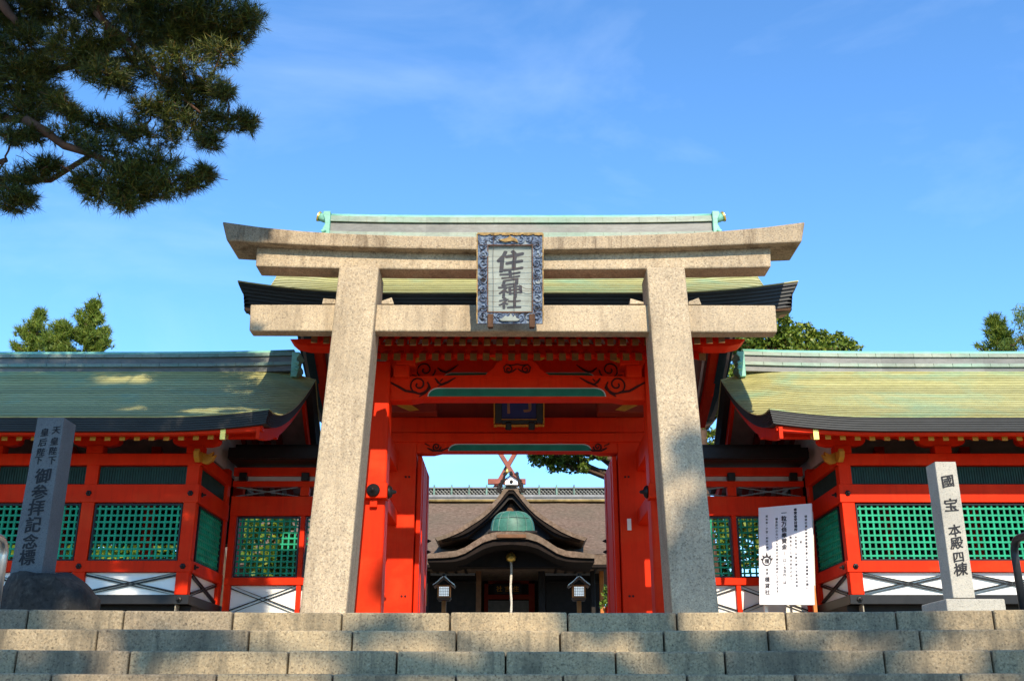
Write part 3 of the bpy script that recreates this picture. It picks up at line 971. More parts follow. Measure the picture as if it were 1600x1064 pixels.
def make_wing(sx, label):
    XC = .10
    Xc = XC + sx * 4.56            # outer line of the corner post (gate side)
    YW, YB, YR = 14.6, 16.2, 15.9
    LEN = 7.6
    root = thing('corridor_wing', label, 'corridor', (Xc + sx * 3, YW, ZP), 'corridor wings flanking the gate')
    Z = lambda py: zat(py, YW)
    zs = dict(top=(727, 709), panel=(755, 728.5), rail=(785, 757), lat=(875, 787), low=(893.5, 876), white=(928.5, 894), sill=(944, 929))
    zs = {k: (Z(a) - ZP, Z(b) - ZP) for k, (a, b) in zs.items()}
    O = (Xc, YW, ZP)
    TF = frame_T(O, (sx, 0, 0), (0, -1, 0))
    bay = 1.44
    # plinth coloured as the black gap under the sill, and timbers of the front
    m = MB(TF); m.box(-.02, LEN, -3.0, -.165, -.02, zs['sill'][1]); m.build('plinth', M['dark'], root)
    m = MB(TF); m.box(-.03, LEN, -.16, .035, *zs['sill']); sill = m.build('sill_beam', M['black'], root, bevel=.008)
    for nm, key, n1 in (('top_beam', 'top', .03), ('middle_rail', 'rail', .035), ('lower_rail', 'low', .035)):
        m = MB(TF); m.box(-.02, LEN, -.14, n1, *zs[key]); m.build(nm, M['red'], root, bevel=.006)
    nb = 5
    for k in range(nb + 1):
        u = .095 + bay * k
        m = MB(TF); m.box(u - .09, u + .09, -.13, .018, zs['sill'][1] + .002, zs['top'][1] + .10); m.build('post', M['red'], root, bevel=.008)
        for key in ('rail', 'low'):
            stud(root, TF, u, sum(zs[key]) / 2, .036)
        bracket_arm(root, TF, u, zs['top'][1] + .115, -.12, .02)
        if k < nb:
            a, b = u + .09, u + bay - .09
            m = MB(TF)
            m.box(a, b, -.07, -.045, *zs['panel'])
            for i in range(34):
                x = a + (b - a) * (i + .5) / 34
                m.box(x - .010, x + .010, -.044, -.030, *zs['panel'])
            m.build('upper_panel', M['dgreen'], root)
            lattice(root, TF, a + .015, b - .015, *zs['lat'], 13, 7)
            xbrace(root, TF, a, b, *zs['white'])
    stud(sill, TF, .1, sum(zs['sill']) / 2, .036)
    # purlin under the rafters
    zpur = zs['top'][1] + .24
    m = MB(TF); m.box(-1.05, LEN, -.12, .02, zpur, zpur + .13); m.build('purlin', M['red'], root, bevel=.006)
    # return wall towards the gate
    TR = frame_T((Xc, YW, ZP), (0, 1, 0), (-sx, 0, 0))
    RL = YB - YW
    m = MB(TR); m.box(.0, RL, -.16, -.145, -.02, zs['sill'][1]); m.build('plinth_return', M['paving'], root)
    for nm, key, mat in (('sill_beam', 'sill', 'black'), ('top_beam', 'top', 'red'), ('middle_rail', 'rail', 'red'), ('lower_rail', 'low', 'red')):
        m = MB(TR); m.box(.02, RL, -.14, .028, *zs[key]); m.build(nm, M[mat], root, bevel=.006)
    m = MB(TR); m.box(RL - .16, RL, -.13, .02, -.02, zs['top'][1] + .10); m.build('post', M['red'], root, bevel=.008)
    a, b = .19, RL - .16
    m = MB(TR); m.box(a, b, -.07, -.045, *zs['panel'])
    for i in range(26):
        x = a + (b - a) * (i + .5) / 26
        m.box(x - .012, x + .012, -.044, -.030, *zs['panel'])
    m.build('upper_panel', M['dgreen'], root)
    lattice(root, TR, a + .015, b - .015, *zs['lat'], 12, 7)
    xbrace(root, TR, a, b, *zs['white'])
    for key in ('rail', 'low'): stud(root, TR, .1, sum(zs[key]) / 2, .03, .036)
    # carved ochre nosings at the corner
    for T, u in ((TF, -.10), (TR, -.14)):
        m = MB(T)
        z = zs['top'][1] - .06
        m.prism([(u + .1, z - .07), (u + .01, z - .09), (u - .07, z - .04), (u - .11, z + .05), (u - .06, z + .02), (u - .07, z + .09), (u + .0, z + .05), (u + .1, z + .08)], -.05, .025)
        m.build('carved_nosing', M['ochre'], root, bevel=.006)
    # rear posts
    for k in range(nb + 1):
        m = MB(); x = Xc + sx * (.1 + bay * k)
        m.box(x - .08, x + .08, 17.1, 17.26, ZP, zat(640, 15.5)); m.build('rear_post', M['red'], root)
    zl = 4.10 if sx < 0 else ZP
    m = MB(); xa, xb = sorted((Xc, Xc + sx * LEN)); m.box(xa, xb, 17.27, 17.33, zl, zat(600, 15.9)); m.build('rear_wall', M['dark'], root)
    m = MB(); xa, xb = sorted((Xc + sx * LEN, Xc + sx * (LEN + .08))); m.box(xa, xb, 14.7, 17.3, ZP, zat(640, 15.5)); m.build('end_wall', M['red'], root)
    # roof
    xg = XC + sx * 3.38
    xe = XC + sx * (4.56 + LEN + .5)
    x0, x1 = min(xg, xe), max(xg, xe)
    ze = zat(652, 13.5)
    zr = zat(577, 15.9) + .02
    S = gable_roof(root, x0, x1, YR, zr, 13.5, ze, 18.4, ze - .02, 24, .11, 1.5, .20, 1.0, .18, 1.25, ends=(1, 1), step=.010, flare=.12)
    cap = zat(548 if sx < 0 else 547, 15.9)
    rx = XC + sx * 3.62
    re = xe - sx * .3
    ridge(root, min(rx, re), max(rx, re), YR, zr - .03, cap - zr - .045, .16)
    finial(root, rx, YR, zr - .10, cap - zr + .0, .17, -sx)
    ug = lambda x: (x - x0) / (x1 - x0)
    n = 33
    xs = [ug(xg + sx * (.62 + .2 * k)) for k in range(34)]
    rafters(root, S, xs, .12, .90, .245, .038, .10)
    us = [i / 24 for i in range(25)]
    ub = [ug(xg + sx * (.10 + .3 * k)) for k in range(28)]
    eb = eave_board(root, S, ub, .955, .18, .065, .09)
    p = S(ug(xg + sx * .62), .955) - Vector((0, 0, .20))
    m = MB(); m.box(p.x - .035, p.x + .035, p.y - .014, p.y + .05, p.z - .14, p.z - .0); m.build('gilt_cap', M['gold'], eb)
    verge_board(root, S, ug(xg + sx * .12), .20, .20, .05, sx)
    # gable: purlin ends and plaster
    for vv in (.02, .45):
        for fr in ((True,) if vv < .1 else (True, False)):
            q = S(ug(xg + sx * .2), vv, fr) - Vector((0, 0, .42))
            m = MB(); m.box(min(q.x, q.x + sx * 1.2), max(q.x, q.x + sx * 1.2), q.y - .07, q.y + .07, q.z - .09, q.z + .09); m.build('purlin_end', M['red'], root, bevel=.005)
    rs = [ug(xg + sx * (.62 + .2 * k)) for k in range(5)]
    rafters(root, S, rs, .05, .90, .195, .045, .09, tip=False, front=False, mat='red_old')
    Xg = Xc + sx * .06
    m = MB(); ztop = zs['top'][1] + ZP
    m.prism_x([(YW + .1, ztop + .1), (18.0, ztop + .1), (YR, zr - .36)], min(Xg, Xg + sx * .05), max(Xg, Xg + sx * .05)); m.build('gable_plaster', M['cream'], root)
    return root

# ------------------------------------------------------------------ connecting walls between wings and gate
def make_link(sx, label):
    XC = .10; Y = 16.2
    X0 = XC + sx * 4.50; X1 = XC + sx * 2.02
    L = abs(X1 - X0)
    root = thing('connecting_wall', label, 'wall', ((X0 + X1) / 2, Y, ZP), 'connecting walls between wings and gate')
    T = frame_T((X0, Y, ZP), (-sx, 0, 0), (0, -1, 0))
    Z = lambda py: zat(py, Y) - ZP
    m = MB(T)
    m.prism([(0, Z(727)), (L, Z(727)), (L, Z(722)), (0, Z(722))], -.4, .42)
    rf = MB(T)
    # tiny tiled roof with a dark rounded verge
    K = 8
    for side in (1, -1):
        for j in range(K):
            a, b = j / K, (j + 1) / K
            na, nb = side * (.46 * a), side * (.46 * b)
            za, zb = Z(700) - .10 * a - .02, Z(700) - .10 * b - .02
            rf.hexa([(0, na, za - .03), (L, na, za - .03), (L, nb, zb - .03), (0, nb, zb - .03), (0, na, za + .0), (L, na, za + .0), (L, nb, zb + .02), (0, nb, zb + .02)])
    rf.box(0, L, .44, .47, Z(726), Z(713)); rf.box(0, L, -.47, -.44, Z(726), Z(713))
    rf.box(0, L, -.07, .07, Z(705), Z(696))
    rf.build('small_roof', M['black'], root)
    m.build('roof_boards', M['dark'], root)
    for nm, a, b, n1 in (('upper_beam', 744, 731, .05), ('second_beam', 760.5, 752, .04), ('lintel_beam', 806, 776, .05), ('lower_rail', 914, 902.5, .05)):
        m = MB(T); m.box(0, L, -.09, n1, Z(a), Z(b)); m.build(nm, M['red'], root, bevel=.006)
    m = MB(T); m.box(0, L, -.04, -.02, Z(752), Z(744)); m.build('plaster_strip', M['cream'], root)
    for u in (.16, L * .46, L - .2):
        m = MB(T); m.box(u - .06, u + .06, -.02, .10, Z(752.5), Z(740)); m.build('beam_end', M['black'], root, bevel=.01)
    m = MB(T)
    u0, u1 = .25, L * .46 - .1
    for a, b in ((.0, L * .46 - .07), (L * .46 + .07, L)):
        za, zb = Z(775), Z(761)
        for q in (0, .05):
            for s_ in (1, -1):
                p0, p1 = (a + .05, za if s_ > 0 else zb), (b - .05, zb if s_ > 0 else za)
                m.tube([(p0[0] + q, -.01 + q * .1, p0[1]), (p1[0] - .0, -.01 + q * .1, p1[1])], .011, 6)
    m.build('openwork_brace', M['grey'], root)
    m = MB(T); m.box(L * .46 - .07, L * .46 + .07, -.06, .035, Z(775), Z(761)); m.build('strut', M['red'], root)
    # posts, lattices, white panels
    ul = [(.0, .10), (L * .46 - .035, L * .46 + .035), (L - .12, L)]
    for a, b in ul:
        m = MB(T); m.box(a, b, -.10, .035, -.02, Z(806)); m.build('post', M['red'], root, bevel=.006)
    for (a, b) in ((.10, L * .46 - .035), (L * .46 + .035, L - .12)):
        lattice(root, T, a + .02, b - .02, Z(901.5), Z(807.5), 9, 9, .024)
        xbrace(root, T, a, b, Z(957.5), Z(914.5), -.02, .02, .09)
    m = MB(T); m.box(0, L, -.09, .03, -.02, Z(958)); m.build('base_stone', M['paving'], root)
    return root

# ------------------------------------------------------------------ gate building
def spiral(cx, cz, r, turns, dr, y, a0=0, n=30):
    return [(cx + r * (1 - .85 * t / n) * math.cos(a0 + dr * turns * 6.283 * t / n), y, cz + r * (1 - .85 * t / n) * math.sin(a0 + dr * turns * 6.283 * t / n)) for t in range(n + 1)]

def make_gate():
    XC = .08
    YG, YM = 13.9, 15.8
    root = thing('shrine_gate', 'vermilion shrine gate with open doors and copper roof, right behind the stone gateway', 'gate', (XC, YM, ZP))
    # roof
    ze = zat(458.5, 12.75)
    zr = zat(374, 15.8)
    x0, x1 = XC - 3.72, XC + 3.72
    S = gable_roof(root, x0, x1, YM, zr, 12.75, ze, 18.85, ze, 28, .17, 2.0, .30, 1.1, .33, 1.42, layers=8, edge_in=.20, flare=.1)
    h = zat(333, 15.8) - zr
    ridge(root, XC - 3.10, XC + 3.25, YM, zr - .06, h - .05, .20, lift=.03)
    finial(root, XC - 3.10, YM, zr - .10, h - .01, .22, -1, True)
    finial(root, XC + 3.25, YM, zr - .10, h - .01, .22, 1, True)
    ug = lambda x: (x - x0) / (x1 - x0)
    # flying rafters and base rafters
    n = 34
    xs = [ug(XC - 2.72 + 5.44 * k / (n - 1)) for k in range(n)]
    rafters(root, S, xs, .68, .90, .62, .042, .09, tipmat='shaded_ochre')
    eave_board(root, S, [ug(XC - 3.2 + 6.4 * k / 20) for k in range(21)], .955, .33, .22, .10)
    eave_board(root, S, [ug(XC - 2.64 + 5.28 * k / 20) for k in range(21)], .80, .455, .16, .10, 'rafter_beam')
    n = 30
    xs = [ug(XC - 2.5 + 5.0 * k / (n - 1)) for k in range(n)]
    S2 = lambda u, v, front=True: Vector((x0 + (x1 - x0) * u, YM - (YM - 13.32) * v, EYE + 4.53 + (1 - v) * 2.48 * .42))
    rafters(root, S2, xs, .02, 1.0, .0, .045, .10, tipmat='shaded_ochre')
    rafters(root, S, [ug(XC - 3.42 + 6.84 * k / 17) for k in range(18)], .05, .9, .345, .048, .12, tip=False, front=False)
    for u, sx in ((ug(x0 + .36), 1), (ug(x1 - .36), -1)):
        verge_board(root, S, u, .345, .22, .06, sx)
        verge_board(root, S, u + sx * .014, .345, .05, .04, sx, 'white', 'white_moulding')
    # purlins carried on the brackets
    zpu = zat(549, 13.6)
    m = MB(); m.box(XC - 2.6, XC + 2.6, 13.75, 13.95, zpu, zpu + .16); m.build('front_purlin', M['red'], root, bevel=.01)
    for sx in (-1, 1):
        # rounded purlin nosings beyond the gable
        m = MB(); p = [(XC + sx * 2.4, zpu + .10), (XC + sx * 2.95, zpu + .11), (XC + sx * 3.12, zpu + .15), (XC + sx * 3.2, zpu + .22), (XC + sx * 2.4, zpu + .22)]
        m.prism(p, 13.70, 14.0); m.build('purlin_nosing', M['red'], root, bevel=.01)
    PXi, PXo = 1.79, 2.16           # front posts, inner and outer faces from the centre
    MXi, MXo = 1.57, 2.02           # main posts
    zt = zat(590, YG)
    for sx in (-1, 1):
        a, b = sorted((XC + sx * PXi, XC + sx * PXo))
        m = MB(); m.box(a, b, YG, YG + .36, ZP - .02, zt + .25); post = m.build('front_post', M['red'], root, bevel=.03)
        m = MB(); m.box(a - .07, b + .07, YG - .07, YG + .43, ZP - .01, ZP + .13); m.build('post_base', M['paving'], post, bevel=.015)
        a, b = sorted((XC + sx * MXi, XC + sx * MXo))
        m = MB(); m.box(a, b, YM, YM + .46, ZP - .02, zat(640, YM)); mp_ = m.build('main_post', M['red'], root, bevel=.012)
        m = MB()
        for py in (745, 931):
            for q in (.36, .56):
                x = XC + sx * (MXi + (MXo - MXi) * q * .6)
                m.lathe((x, YM - .002, zat(py, YM)), [(.017, 0), (.017, -.006), (.008, -.008)], 10, 1)
        m.build('hole_disc', M['line'], mp_)  # dark discs stand in for the paired holes in the post
        # rear posts
        a, b = sorted((XC + sx * PXi, XC + sx * PXo))
        m = MB(); m.box(a, b, 17.6, 17.96, ZP - .02, zt + .25); m.build('rear_post', M['red'], root, bevel=.02)
        # tie beams running from the front posts back through the main posts, with capped noses
        zb0, zb1 = zat(777, 13.75), zat(753, 13.75)
        xa, xb = sorted((XC + sx * (PXi - .035), XC + sx * (PXo + .3)))
        m = MB(); m.box(xa, xb, YG - .12, YG + .13, zb0, zb1); tb = m.build('tie_nose', M['red'], root, bevel=.015)
        xa, xb = sorted((XC + sx * (PXi + .04), XC + sx * (PXi + .26)))
        m = MB(); m.box(xa, xb, YG + .361, YM - .002, zb0 - .03, zb1 - .02); m.build('tie_beam', M['red'], root, bevel=.015)
        z = (zb0 + zb1) / 2
        m = MB(); m.lathe((XC + sx * (PXi + .15), YG - .122, z), [(.09, 0), (.088, -.02), (.075, -.04), (.03, -.052), (.022, -.09), (.004, -.10)], 20, 1); m.build('nail_boss', M['black'], tb, smooth=True)
        m = MB(); m.lathe((XC + sx * (PXi - .037), YG + .0, z), [(.09, 0), (.088, -sx * .02), (.07, -sx * .045), (.03, -sx * .06), (.022, -sx * .10), (.004, -sx * .11)], 20, 0); m.build('nail_boss', M['black'], tb, smooth=True)
        m = MB(); m.box(XC + sx * (PXi + .15) - .05, XC + sx * (PXi + .15) + .05, YG - .06, YG - .004, zb0 - .11, zb0 - .004); m.build('peg', M['red'], tb, bevel=.008)
        # side rails between front and main posts, bottom and top
        xa, xb = sorted((XC + sx * (PXi + .06), XC + sx * (PXi + .30)))
        m = MB(); m.box(xa, xb, YG + .361, YM - .002, zat(690, YG), zat(655, YG)); m.build('head_tie', M['red'], root, bevel=.01)
        # outer side panel keeps the gate closed towards the links
        xa, xb = sorted((XC + sx * (MXo - .02), XC + sx * (MXo + .04)))
        # door leaf, swung back
        xa, xb = sorted((XC + sx * (MXi - .085), XC + sx * (MXi - .015)))
        zd = zat(709, YM)
        leaf = MB(); leaf.box(xa, xb, YM + .10, YM + 1.62, ZP + .06, zd - .01)
        dl = leaf.build('door_leaf', M['red'], root, bevel=.01)
        m = MB()
        for q in range(2):
            y = YM + .3 + q * .9
            m.box(xa - (.012 if sx > 0 else -.07 + .0), xb + (-.07 if sx > 0 else .012), y, y + .06, ZP + .10, zd - .05)
        m.build('door_batten', M['red'], dl)
        m = MB()
        for py in (862, 845):
            y = YM + 1.5
            xx = XC + sx * (MXi - .09)
            m.lathe((xx, y, zat(py, y)), [(.03, 0), (.028, -sx * .02), (.006, -sx * .06)], 10, 0)
        m.build('door_fitting', M['black'], dl)
    # white sticker on right main post
    # rainbow beam across the front posts
    def koryo(Yp, y_top, y_bot, half, gl, gr, gy0, gy1, carve, mat='red'):
        zt_, zb_ = zat(y_top, Yp), zat(y_bot, Yp)
        m = MB()
        K = 24; pts = []
        top = [(XC - half + 2 * half * k / K, zt_ + .035 * (1 - (2 * k / K - 1) ** 2)) for k in range(K + 1)]
        bot = []
        for k in range(K, -1, -1):
            t = abs(2 * k / K - 1)
            bot.append((XC - half + 2 * half * k / K, zb_ + (0.0 if t > .8 else .028)))
        m.prism(top + bot, Yp, Yp + .26)
        kb = m.build('rainbow_beam', M[mat], root, bevel=.008)
        a, b = at(gl, gy1, Yp - .004), at(gr, gy1, Yp - .004)
        za, zb2 = zat(gy1, Yp), zat(gy0, Yp)
        def gp(in_):
            hgt = zb2 - za - in_
            P = [(a[0] + in_, za + .0)]
            for k in range(7):
                t = k / 6 * math.pi / 2
                P.append((a[0] + in_ + .14 - .14 * math.cos(t), za + hgt * math.sin(t)))
            for k in range(7):
                t = math.pi / 2 - k / 6 * math.pi / 2
                P.append((b[0] - in_ - .14 + .14 * math.cos(t), za + hgt * math.sin(t)))
            P.append((b[0] - in_, za + .0))
            return P
        m = MB(); m.prism(gp(0), Yp - .008, Yp - .001); m.build('white_groove_line', M['cream'], kb)
        m = MB(); m.prism(gp(.016), Yp - .016, Yp - .0085); m.build('green_groove', M['strip'], kb)
        if carve:
            y = Yp - .006
            for sx in (-1, 1):
                m = MB()
                def q(px, py):
                    x, _, z = at(px, py, Yp)
                    return (XC + sx * (-(x - XC)), y, z)
                c = q(*carve[0]); r = carve[1]
                m.tube(spiral(c[0], c[2], r, 1.6, sx, y, 0 if sx < 0 else math.pi), .012, 6)
                for line in carve[2]:
                    m.tube([q(*p) for p in line], [.010] + [.017] * (len(line) - 2) + [.006], 6)
                m.build('carved_scroll', M['line'], kb)
        return kb
    koryo(YG + .06, 589, 625, PXi, 668, 947, 606, 619.5, ((654, 601), .15, [
        [(609, 597), (622, 604), (634, 611), (648, 613), (660, 617)], [(668, 597), (672, 606), (664, 614), (655, 620)],
        [(680, 591), (684, 597), (690, 601), (700, 597), (712, 590)], [(690, 601), (684, 604)], [(688, 596), (692, 592)]]))
    koryo(YG + 1.1, 559, 590, 2.0, 693, 929, 582, 590, ((664, 578), .16, [[(684, 575), (690, 580), (697, 582), (706, 577), (716, 570)], [(644, 586), (652, 588)]]))
    koryo(YM + .02, 688, 707, MXi, 700, 925, 693.5, 704.5, ((682, 698), .07, [[(668, 700), (676, 704), (690, 704), (702, 699)], [(664, 693), (672, 697)]]))
    for a, b, nm in ((690, 676, 'door_lintel'), (675, 652, 'upper_tie_beam')):
        Yl = YM - (.035 if a == 690 else .02)
        m = MB(); m.box(XC - MXo, XC + MXo, Yl, Yl + .40, zat(a, Yl), zat(b, Yl)); m.build(nm, M['red'], root, bevel=.01)
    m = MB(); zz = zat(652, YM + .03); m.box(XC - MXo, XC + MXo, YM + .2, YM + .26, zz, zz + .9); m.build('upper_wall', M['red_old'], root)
    # frog-leg strut on the front beam
    P = [(757, 590), (763, 582), (772, 575), (777, 567), (790, 560), (795, 551), (822, 551), (827, 560), (840, 567), (845, 575), (854, 582), (866, 590)]
    P = [xz(p[0] - 1.5, p[1], YG + .04) for p in P]
    m = MB(); m.prism(P, YG + .04, YG + .2); fk = m.build('frog_leg_strut', M['red'], root, bevel=.008)
    m = MB()
    c = at(808, 577, YG + .03)
    for sx in (-1, 1):
        m = MB()
        m.tube(spiral(c[0] + sx * .12, c[2] + .0, .055, 1.2, sx, c[1], 1.5), .009, 6)
        m.tube([(c[0] + sx * .01, c[1], c[2] + .01), (c[0] + sx * .06, c[1], c[2] - .03), (c[0] + sx * .12, c[1], c[2] - .055), (c[0] + sx * .17, c[1], c[2] - .04), (c[0] + sx * .19, c[1], c[2] + .03), (c[0] + sx * .15, c[1], c[2] + .07), (c[0] + sx * .07, c[1], c[2] + .06), (c[0], c[1], c[2] + .075)], .009, 6)
        m.build('carved_scroll', M['line'], fk)
    # bearing blocks and ochre nosings above the posts and beside the strut
    for sx in (-1, 1):
        for (p0, p1, y0_, y1_) in ((620, 650, 553, 572), (616, 640, 572, 590)):
            A, B = xz(p0, y1_, YG), xz(p1, y0_, YG)
            xa, xb = sorted((XC + sx * (XC - A[0]), XC + sx * (XC - B[0])))
            m = MB(); m.box(xa, xb, YG - .06, YG + .3, A[1], B[1] - .003); m.build('bearing_block', M['red'], root, bevel=.012)
        for pts, sh in (([(646, 562), (660, 556), (671, 551), (670, 556), (662, 562), (650, 566)], .02), ([(757, 551), (770, 553), (778, 558), (783, 562), (772, 562), (760, 556)], .0)):
            P = []
            for p in pts:
                a = xz(*p, YG - .02); P.append((XC + sx * (XC - a[0]), a[1]))
            m = MB(); m.prism(P, YG - .04, YG + .02); m.build('carved_nosing', M['ochre'], root, bevel=.004)
        P = [(642, 632), (655, 640), (640, 642), (622, 634), (616, 630), (625, 627)]
        P = [(XC + sx * (XC - xz(*p, YM - .3)[0]), xz(*p, YM - .3)[1]) for p in P]
        m = MB(); m.prism(P, YM - .3, YM - .25); m.build('carved_nosing', M['ochre'], root, bevel=.004)
        xa, xb = sorted((XC + sx * 1.25, XC + sx * 2.0))
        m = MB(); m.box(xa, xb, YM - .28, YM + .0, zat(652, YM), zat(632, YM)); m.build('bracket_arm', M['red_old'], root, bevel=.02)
    # stone threshold
    m = MB(); m.box(XC - MXi, XC + MXi, YM + .02, YM + .3, ZP - .01, ZP + .07); m.build('threshold', M['paving'], root, bevel=.01)
    return root

make_gate()
make_wing(-1, 'red corridor wing under a tree-shaded roof, behind the dark grey monument')
make_wing(1, 'red corridor wing with fully sunlit olive green roof, behind the pale monument')
make_link(-1, 'low red lattice wall left of the gate, joining it to the shaded wing')
make_link(1, 'low red lattice wall right of the gate, behind the white notice board')

# name tablet hung inside the gate
tb = thing('blue_name_tablet', 'small indigo tablet with gilt edges hung under the gate\'s beams', 'plaque', (.11, 15.45, zat(665, 15.4)))
TA, TBp = at(811, 661, 15.5), at(811, 600, 15.25)
tu = (Vector(TBp) - Vector(TA)); TH = tu.length; tu.normalize(); tn = pr.cross(tu)
def TT(u, n, z): return tuple(Vector(TA) + pr * u + tu * z + tn * n)
tw = 27 * 16.2 / FPX
m = MB(TT); m.box(-tw, tw, -.02, .01, 0.04, TH); tf = m.build('tablet_face', M['blue'], tb)
m = MB(TT)
m.box(-tw - .10, -tw + .005, -.03, .05, 0, TH); m.box(tw - .005, tw + .10, -.03, .05, 0, TH); m.box(-tw + .005, tw - .005, -.03, .05, -.01, .06)
fr = m.build('tablet_frame', M['black'], tb, bevel=.008)
m = MB(TT)
for k in range(16):
    u0, u1 = -tw - .12 + (2 * tw + .24) * k / 16, -tw - .12 + (2 * tw + .24) * (k + 1) / 16
    m.box(u0 + .003, u1 - .003, -.02, .06, -.055 + .01 * abs(math.sin(k)), -.012)
for sx in (-1, 1):
    for k in range(12):
        m.box(min(sx * (tw + .10), sx * (tw + .12)), max(sx * (tw + .10), sx * (tw + .12)), 0, .055, TH * k / 12 + .003, TH * (k + 1) / 12 - .003)
m.box(-tw, tw, .05, .056, .062, .072)
m.build('gilt_edge', M['ochre'], fr)
m = MB()
brush(m, '門', TT(0, .0125, .36), pr, tu, .44, .012, .05, .01)
m.build('lettering', M['dull_gold'], tf)
m = MB(TT)
for u in (-.6, .72): m.lathe(TT(0, 0, 0), [(0.001, 0)], 4) if False else m.box(u * tw - .05, u * tw + .05, -.02, .07, -.10, .03)
m.build('bracket', M['black'], tb, bevel=.02)

stk = MB(); a, b = at(980.5, 828, 15.79), at(986, 810, 15.79)
stk.box(a[0], b[0], 15.792, 15.797, a[2], b[2]); o = stk.build('paper_sticker', M['white'])
tag(o, 'narrow white paper sticker on the gate\'s right inner post', 'sticker')

# ------------------------------------------------------------------ stone monuments, notice board, handrails
def quad_post(name, f_tl, f_tr, f_bl, f_br, Y, d, mat, root, cap=.0, zbot=None, bevel=.008):
    tl, tr, bl, br = xz(*f_tl, Y), xz(*f_tr, Y), xz(*f_bl, Y), xz(*f_br, Y)
    if zbot is not None:
        def dn(t, b):
            k = (zbot - b[1]) / (t[1] - b[1]); return (b[0] + (t[0] - b[0]) * k, zbot)
        bl, br = dn(tl, bl), dn(tr, br)
    m = MB()
    m.hexa([(bl[0], Y, bl[1]), (br[0], Y, br[1]), (br[0], Y + d, br[1]), (bl[0], Y + d, bl[1]), (tl[0], Y, tl[1]), (tr[0], Y, tr[1]), (tr[0], Y + d, tr[1]), (tl[0], Y + d, tl[1])])
    if cap:
        c = ((tl[0] + tr[0]) / 2, Y + d / 2, tl[1] + cap)
        b = [(tl[0], Y, tl[1]), (tr[0], Y, tr[1]), (tr[0], Y + d, tr[1]), (tl[0], Y + d, tl[1])]
        m.add(b + [c], [(0, 1, 4), (1, 2, 4), (2, 3, 4), (3, 0, 4)])
    return m.build(name, mat, root, bevel=bevel)

YM_ = 10.0
mo = thing('stone_monument', 'pale square stone pillar with black brush characters on a low square plinth', 'monument', at(1524, 957, YM_)[:2] + (ZP,))
sh = quad_post('pillar', (1460.5, 721), (1493.6, 721), (1489.8, 934), (1524.3, 934), YM_, .24, M['monument'], mo, .004)
ba, bb = at(1478, 935, YM_ - .17), at(1570, 935, YM_ - .17)
m = MB(); m.box(ba[0], bb[0], YM_ - .17, YM_ + .45, ZP, ba[2]); m.build('plinth', M['monument'], mo, bevel=.012)
m = MB()
for ch, px, py, s in (('國', 1482, 752, .128), ('寶', 1487, 788, .140), ('本', 1493, 828, .122), ('殿', 1496, 848, .122), ('四', 1499, 870, .110), ('棟', 1502, 889, .130)):
    if ch == '寶': ch = '宝'
    brush(m, ch, at(px - 1.0, py, YM_ - .004), (1, 0, 0), (-.0, 0, 1), s, .027, .12, .024, 2, 1.05)
m.build('lettering', M['ink'], sh)

mo2 = thing('stone_monument', 'tall shaded grey stone pillar with small characters, standing in a dark boulder', 'monument', at(60, 957, YM_)[:2] + (ZP,))
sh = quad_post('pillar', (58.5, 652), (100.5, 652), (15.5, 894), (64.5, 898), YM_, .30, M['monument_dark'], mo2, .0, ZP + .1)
m = MB()
def onL(px, py): return at(px, py, YM_ - .004)
for ch, px, py, s in (('天', 88, 672, .085), ('皇', 85, 689, .085), ('陛', 83, 704, .085), ('下', 81, 719, .085),
                      ('皇', 70, 675, .085), ('后', 66.5, 691, .085), ('陛', 64, 706, .085), ('下', 60, 719, .085),
                      ('御', 67, 743, .16), ('参', 61.5, 769, .16), ('拝', 57, 793, .16), ('記', 52, 819, .16), ('念', 47.5, 845, .15), ('標', 42.5, 870, .155)):
    brush(m, ch, onL(px, py), (1, 0, 0), (-.12 if False else 0, 0, 1), s, .03, .08, .016, 4)
m.build('lettering', M['ink'], sh)
# boulder socket
rng = np.random.default_rng(4)
import bmesh
bm = bmesh.new(); bmesh.ops.create_icosphere(bm, subdivisions=4, radius=1)
lx = at(-25, 947, YM_)[0]; rx_ = at(147, 947, YM_)[0]; zt_ = at(60, 893, YM_)[2]
for v in bm.verts:
    p = v.co
    n = 1 + .05 * math.sin(9 * p.x + 4 * p.y + 2) * math.cos(8 * p.z) + .07 * math.sin(3.1 * p.x + 1) * math.cos(2.7 * p.y) + .05 * math.sin(7 * p.x + 5 * p.z) + .03 * math.cos(11 * p.y + 6 * p.x) + .02 * math.sin(17 * p.z + 13 * p.x)
    # flat sloping top, steeper toe on the right
    z = p.z * n
    k = .62 if p.x < .25 else .62 - .42 * (p.x - .25)
    z = min(z, k + .03 * math.sin(2.2 * p.x + 3 * p.y))
    v.co = Vector((p.x * n, p.y * n, z))
V = [((lx + rx_) / 2 + v.co.x * (rx_ - lx) / 2 * .98, YM_ + .15 + v.co.y * .42, ZP - .05 + max(v.co.z, -.1) * (zt_ - ZP + .05) / .62) for v in bm.verts]
F = [tuple(v.index for v in f.verts) for f in bm.faces]
bm.free()
mesh_object('boulder', V, F, M['rock'], mo2, smooth=True)

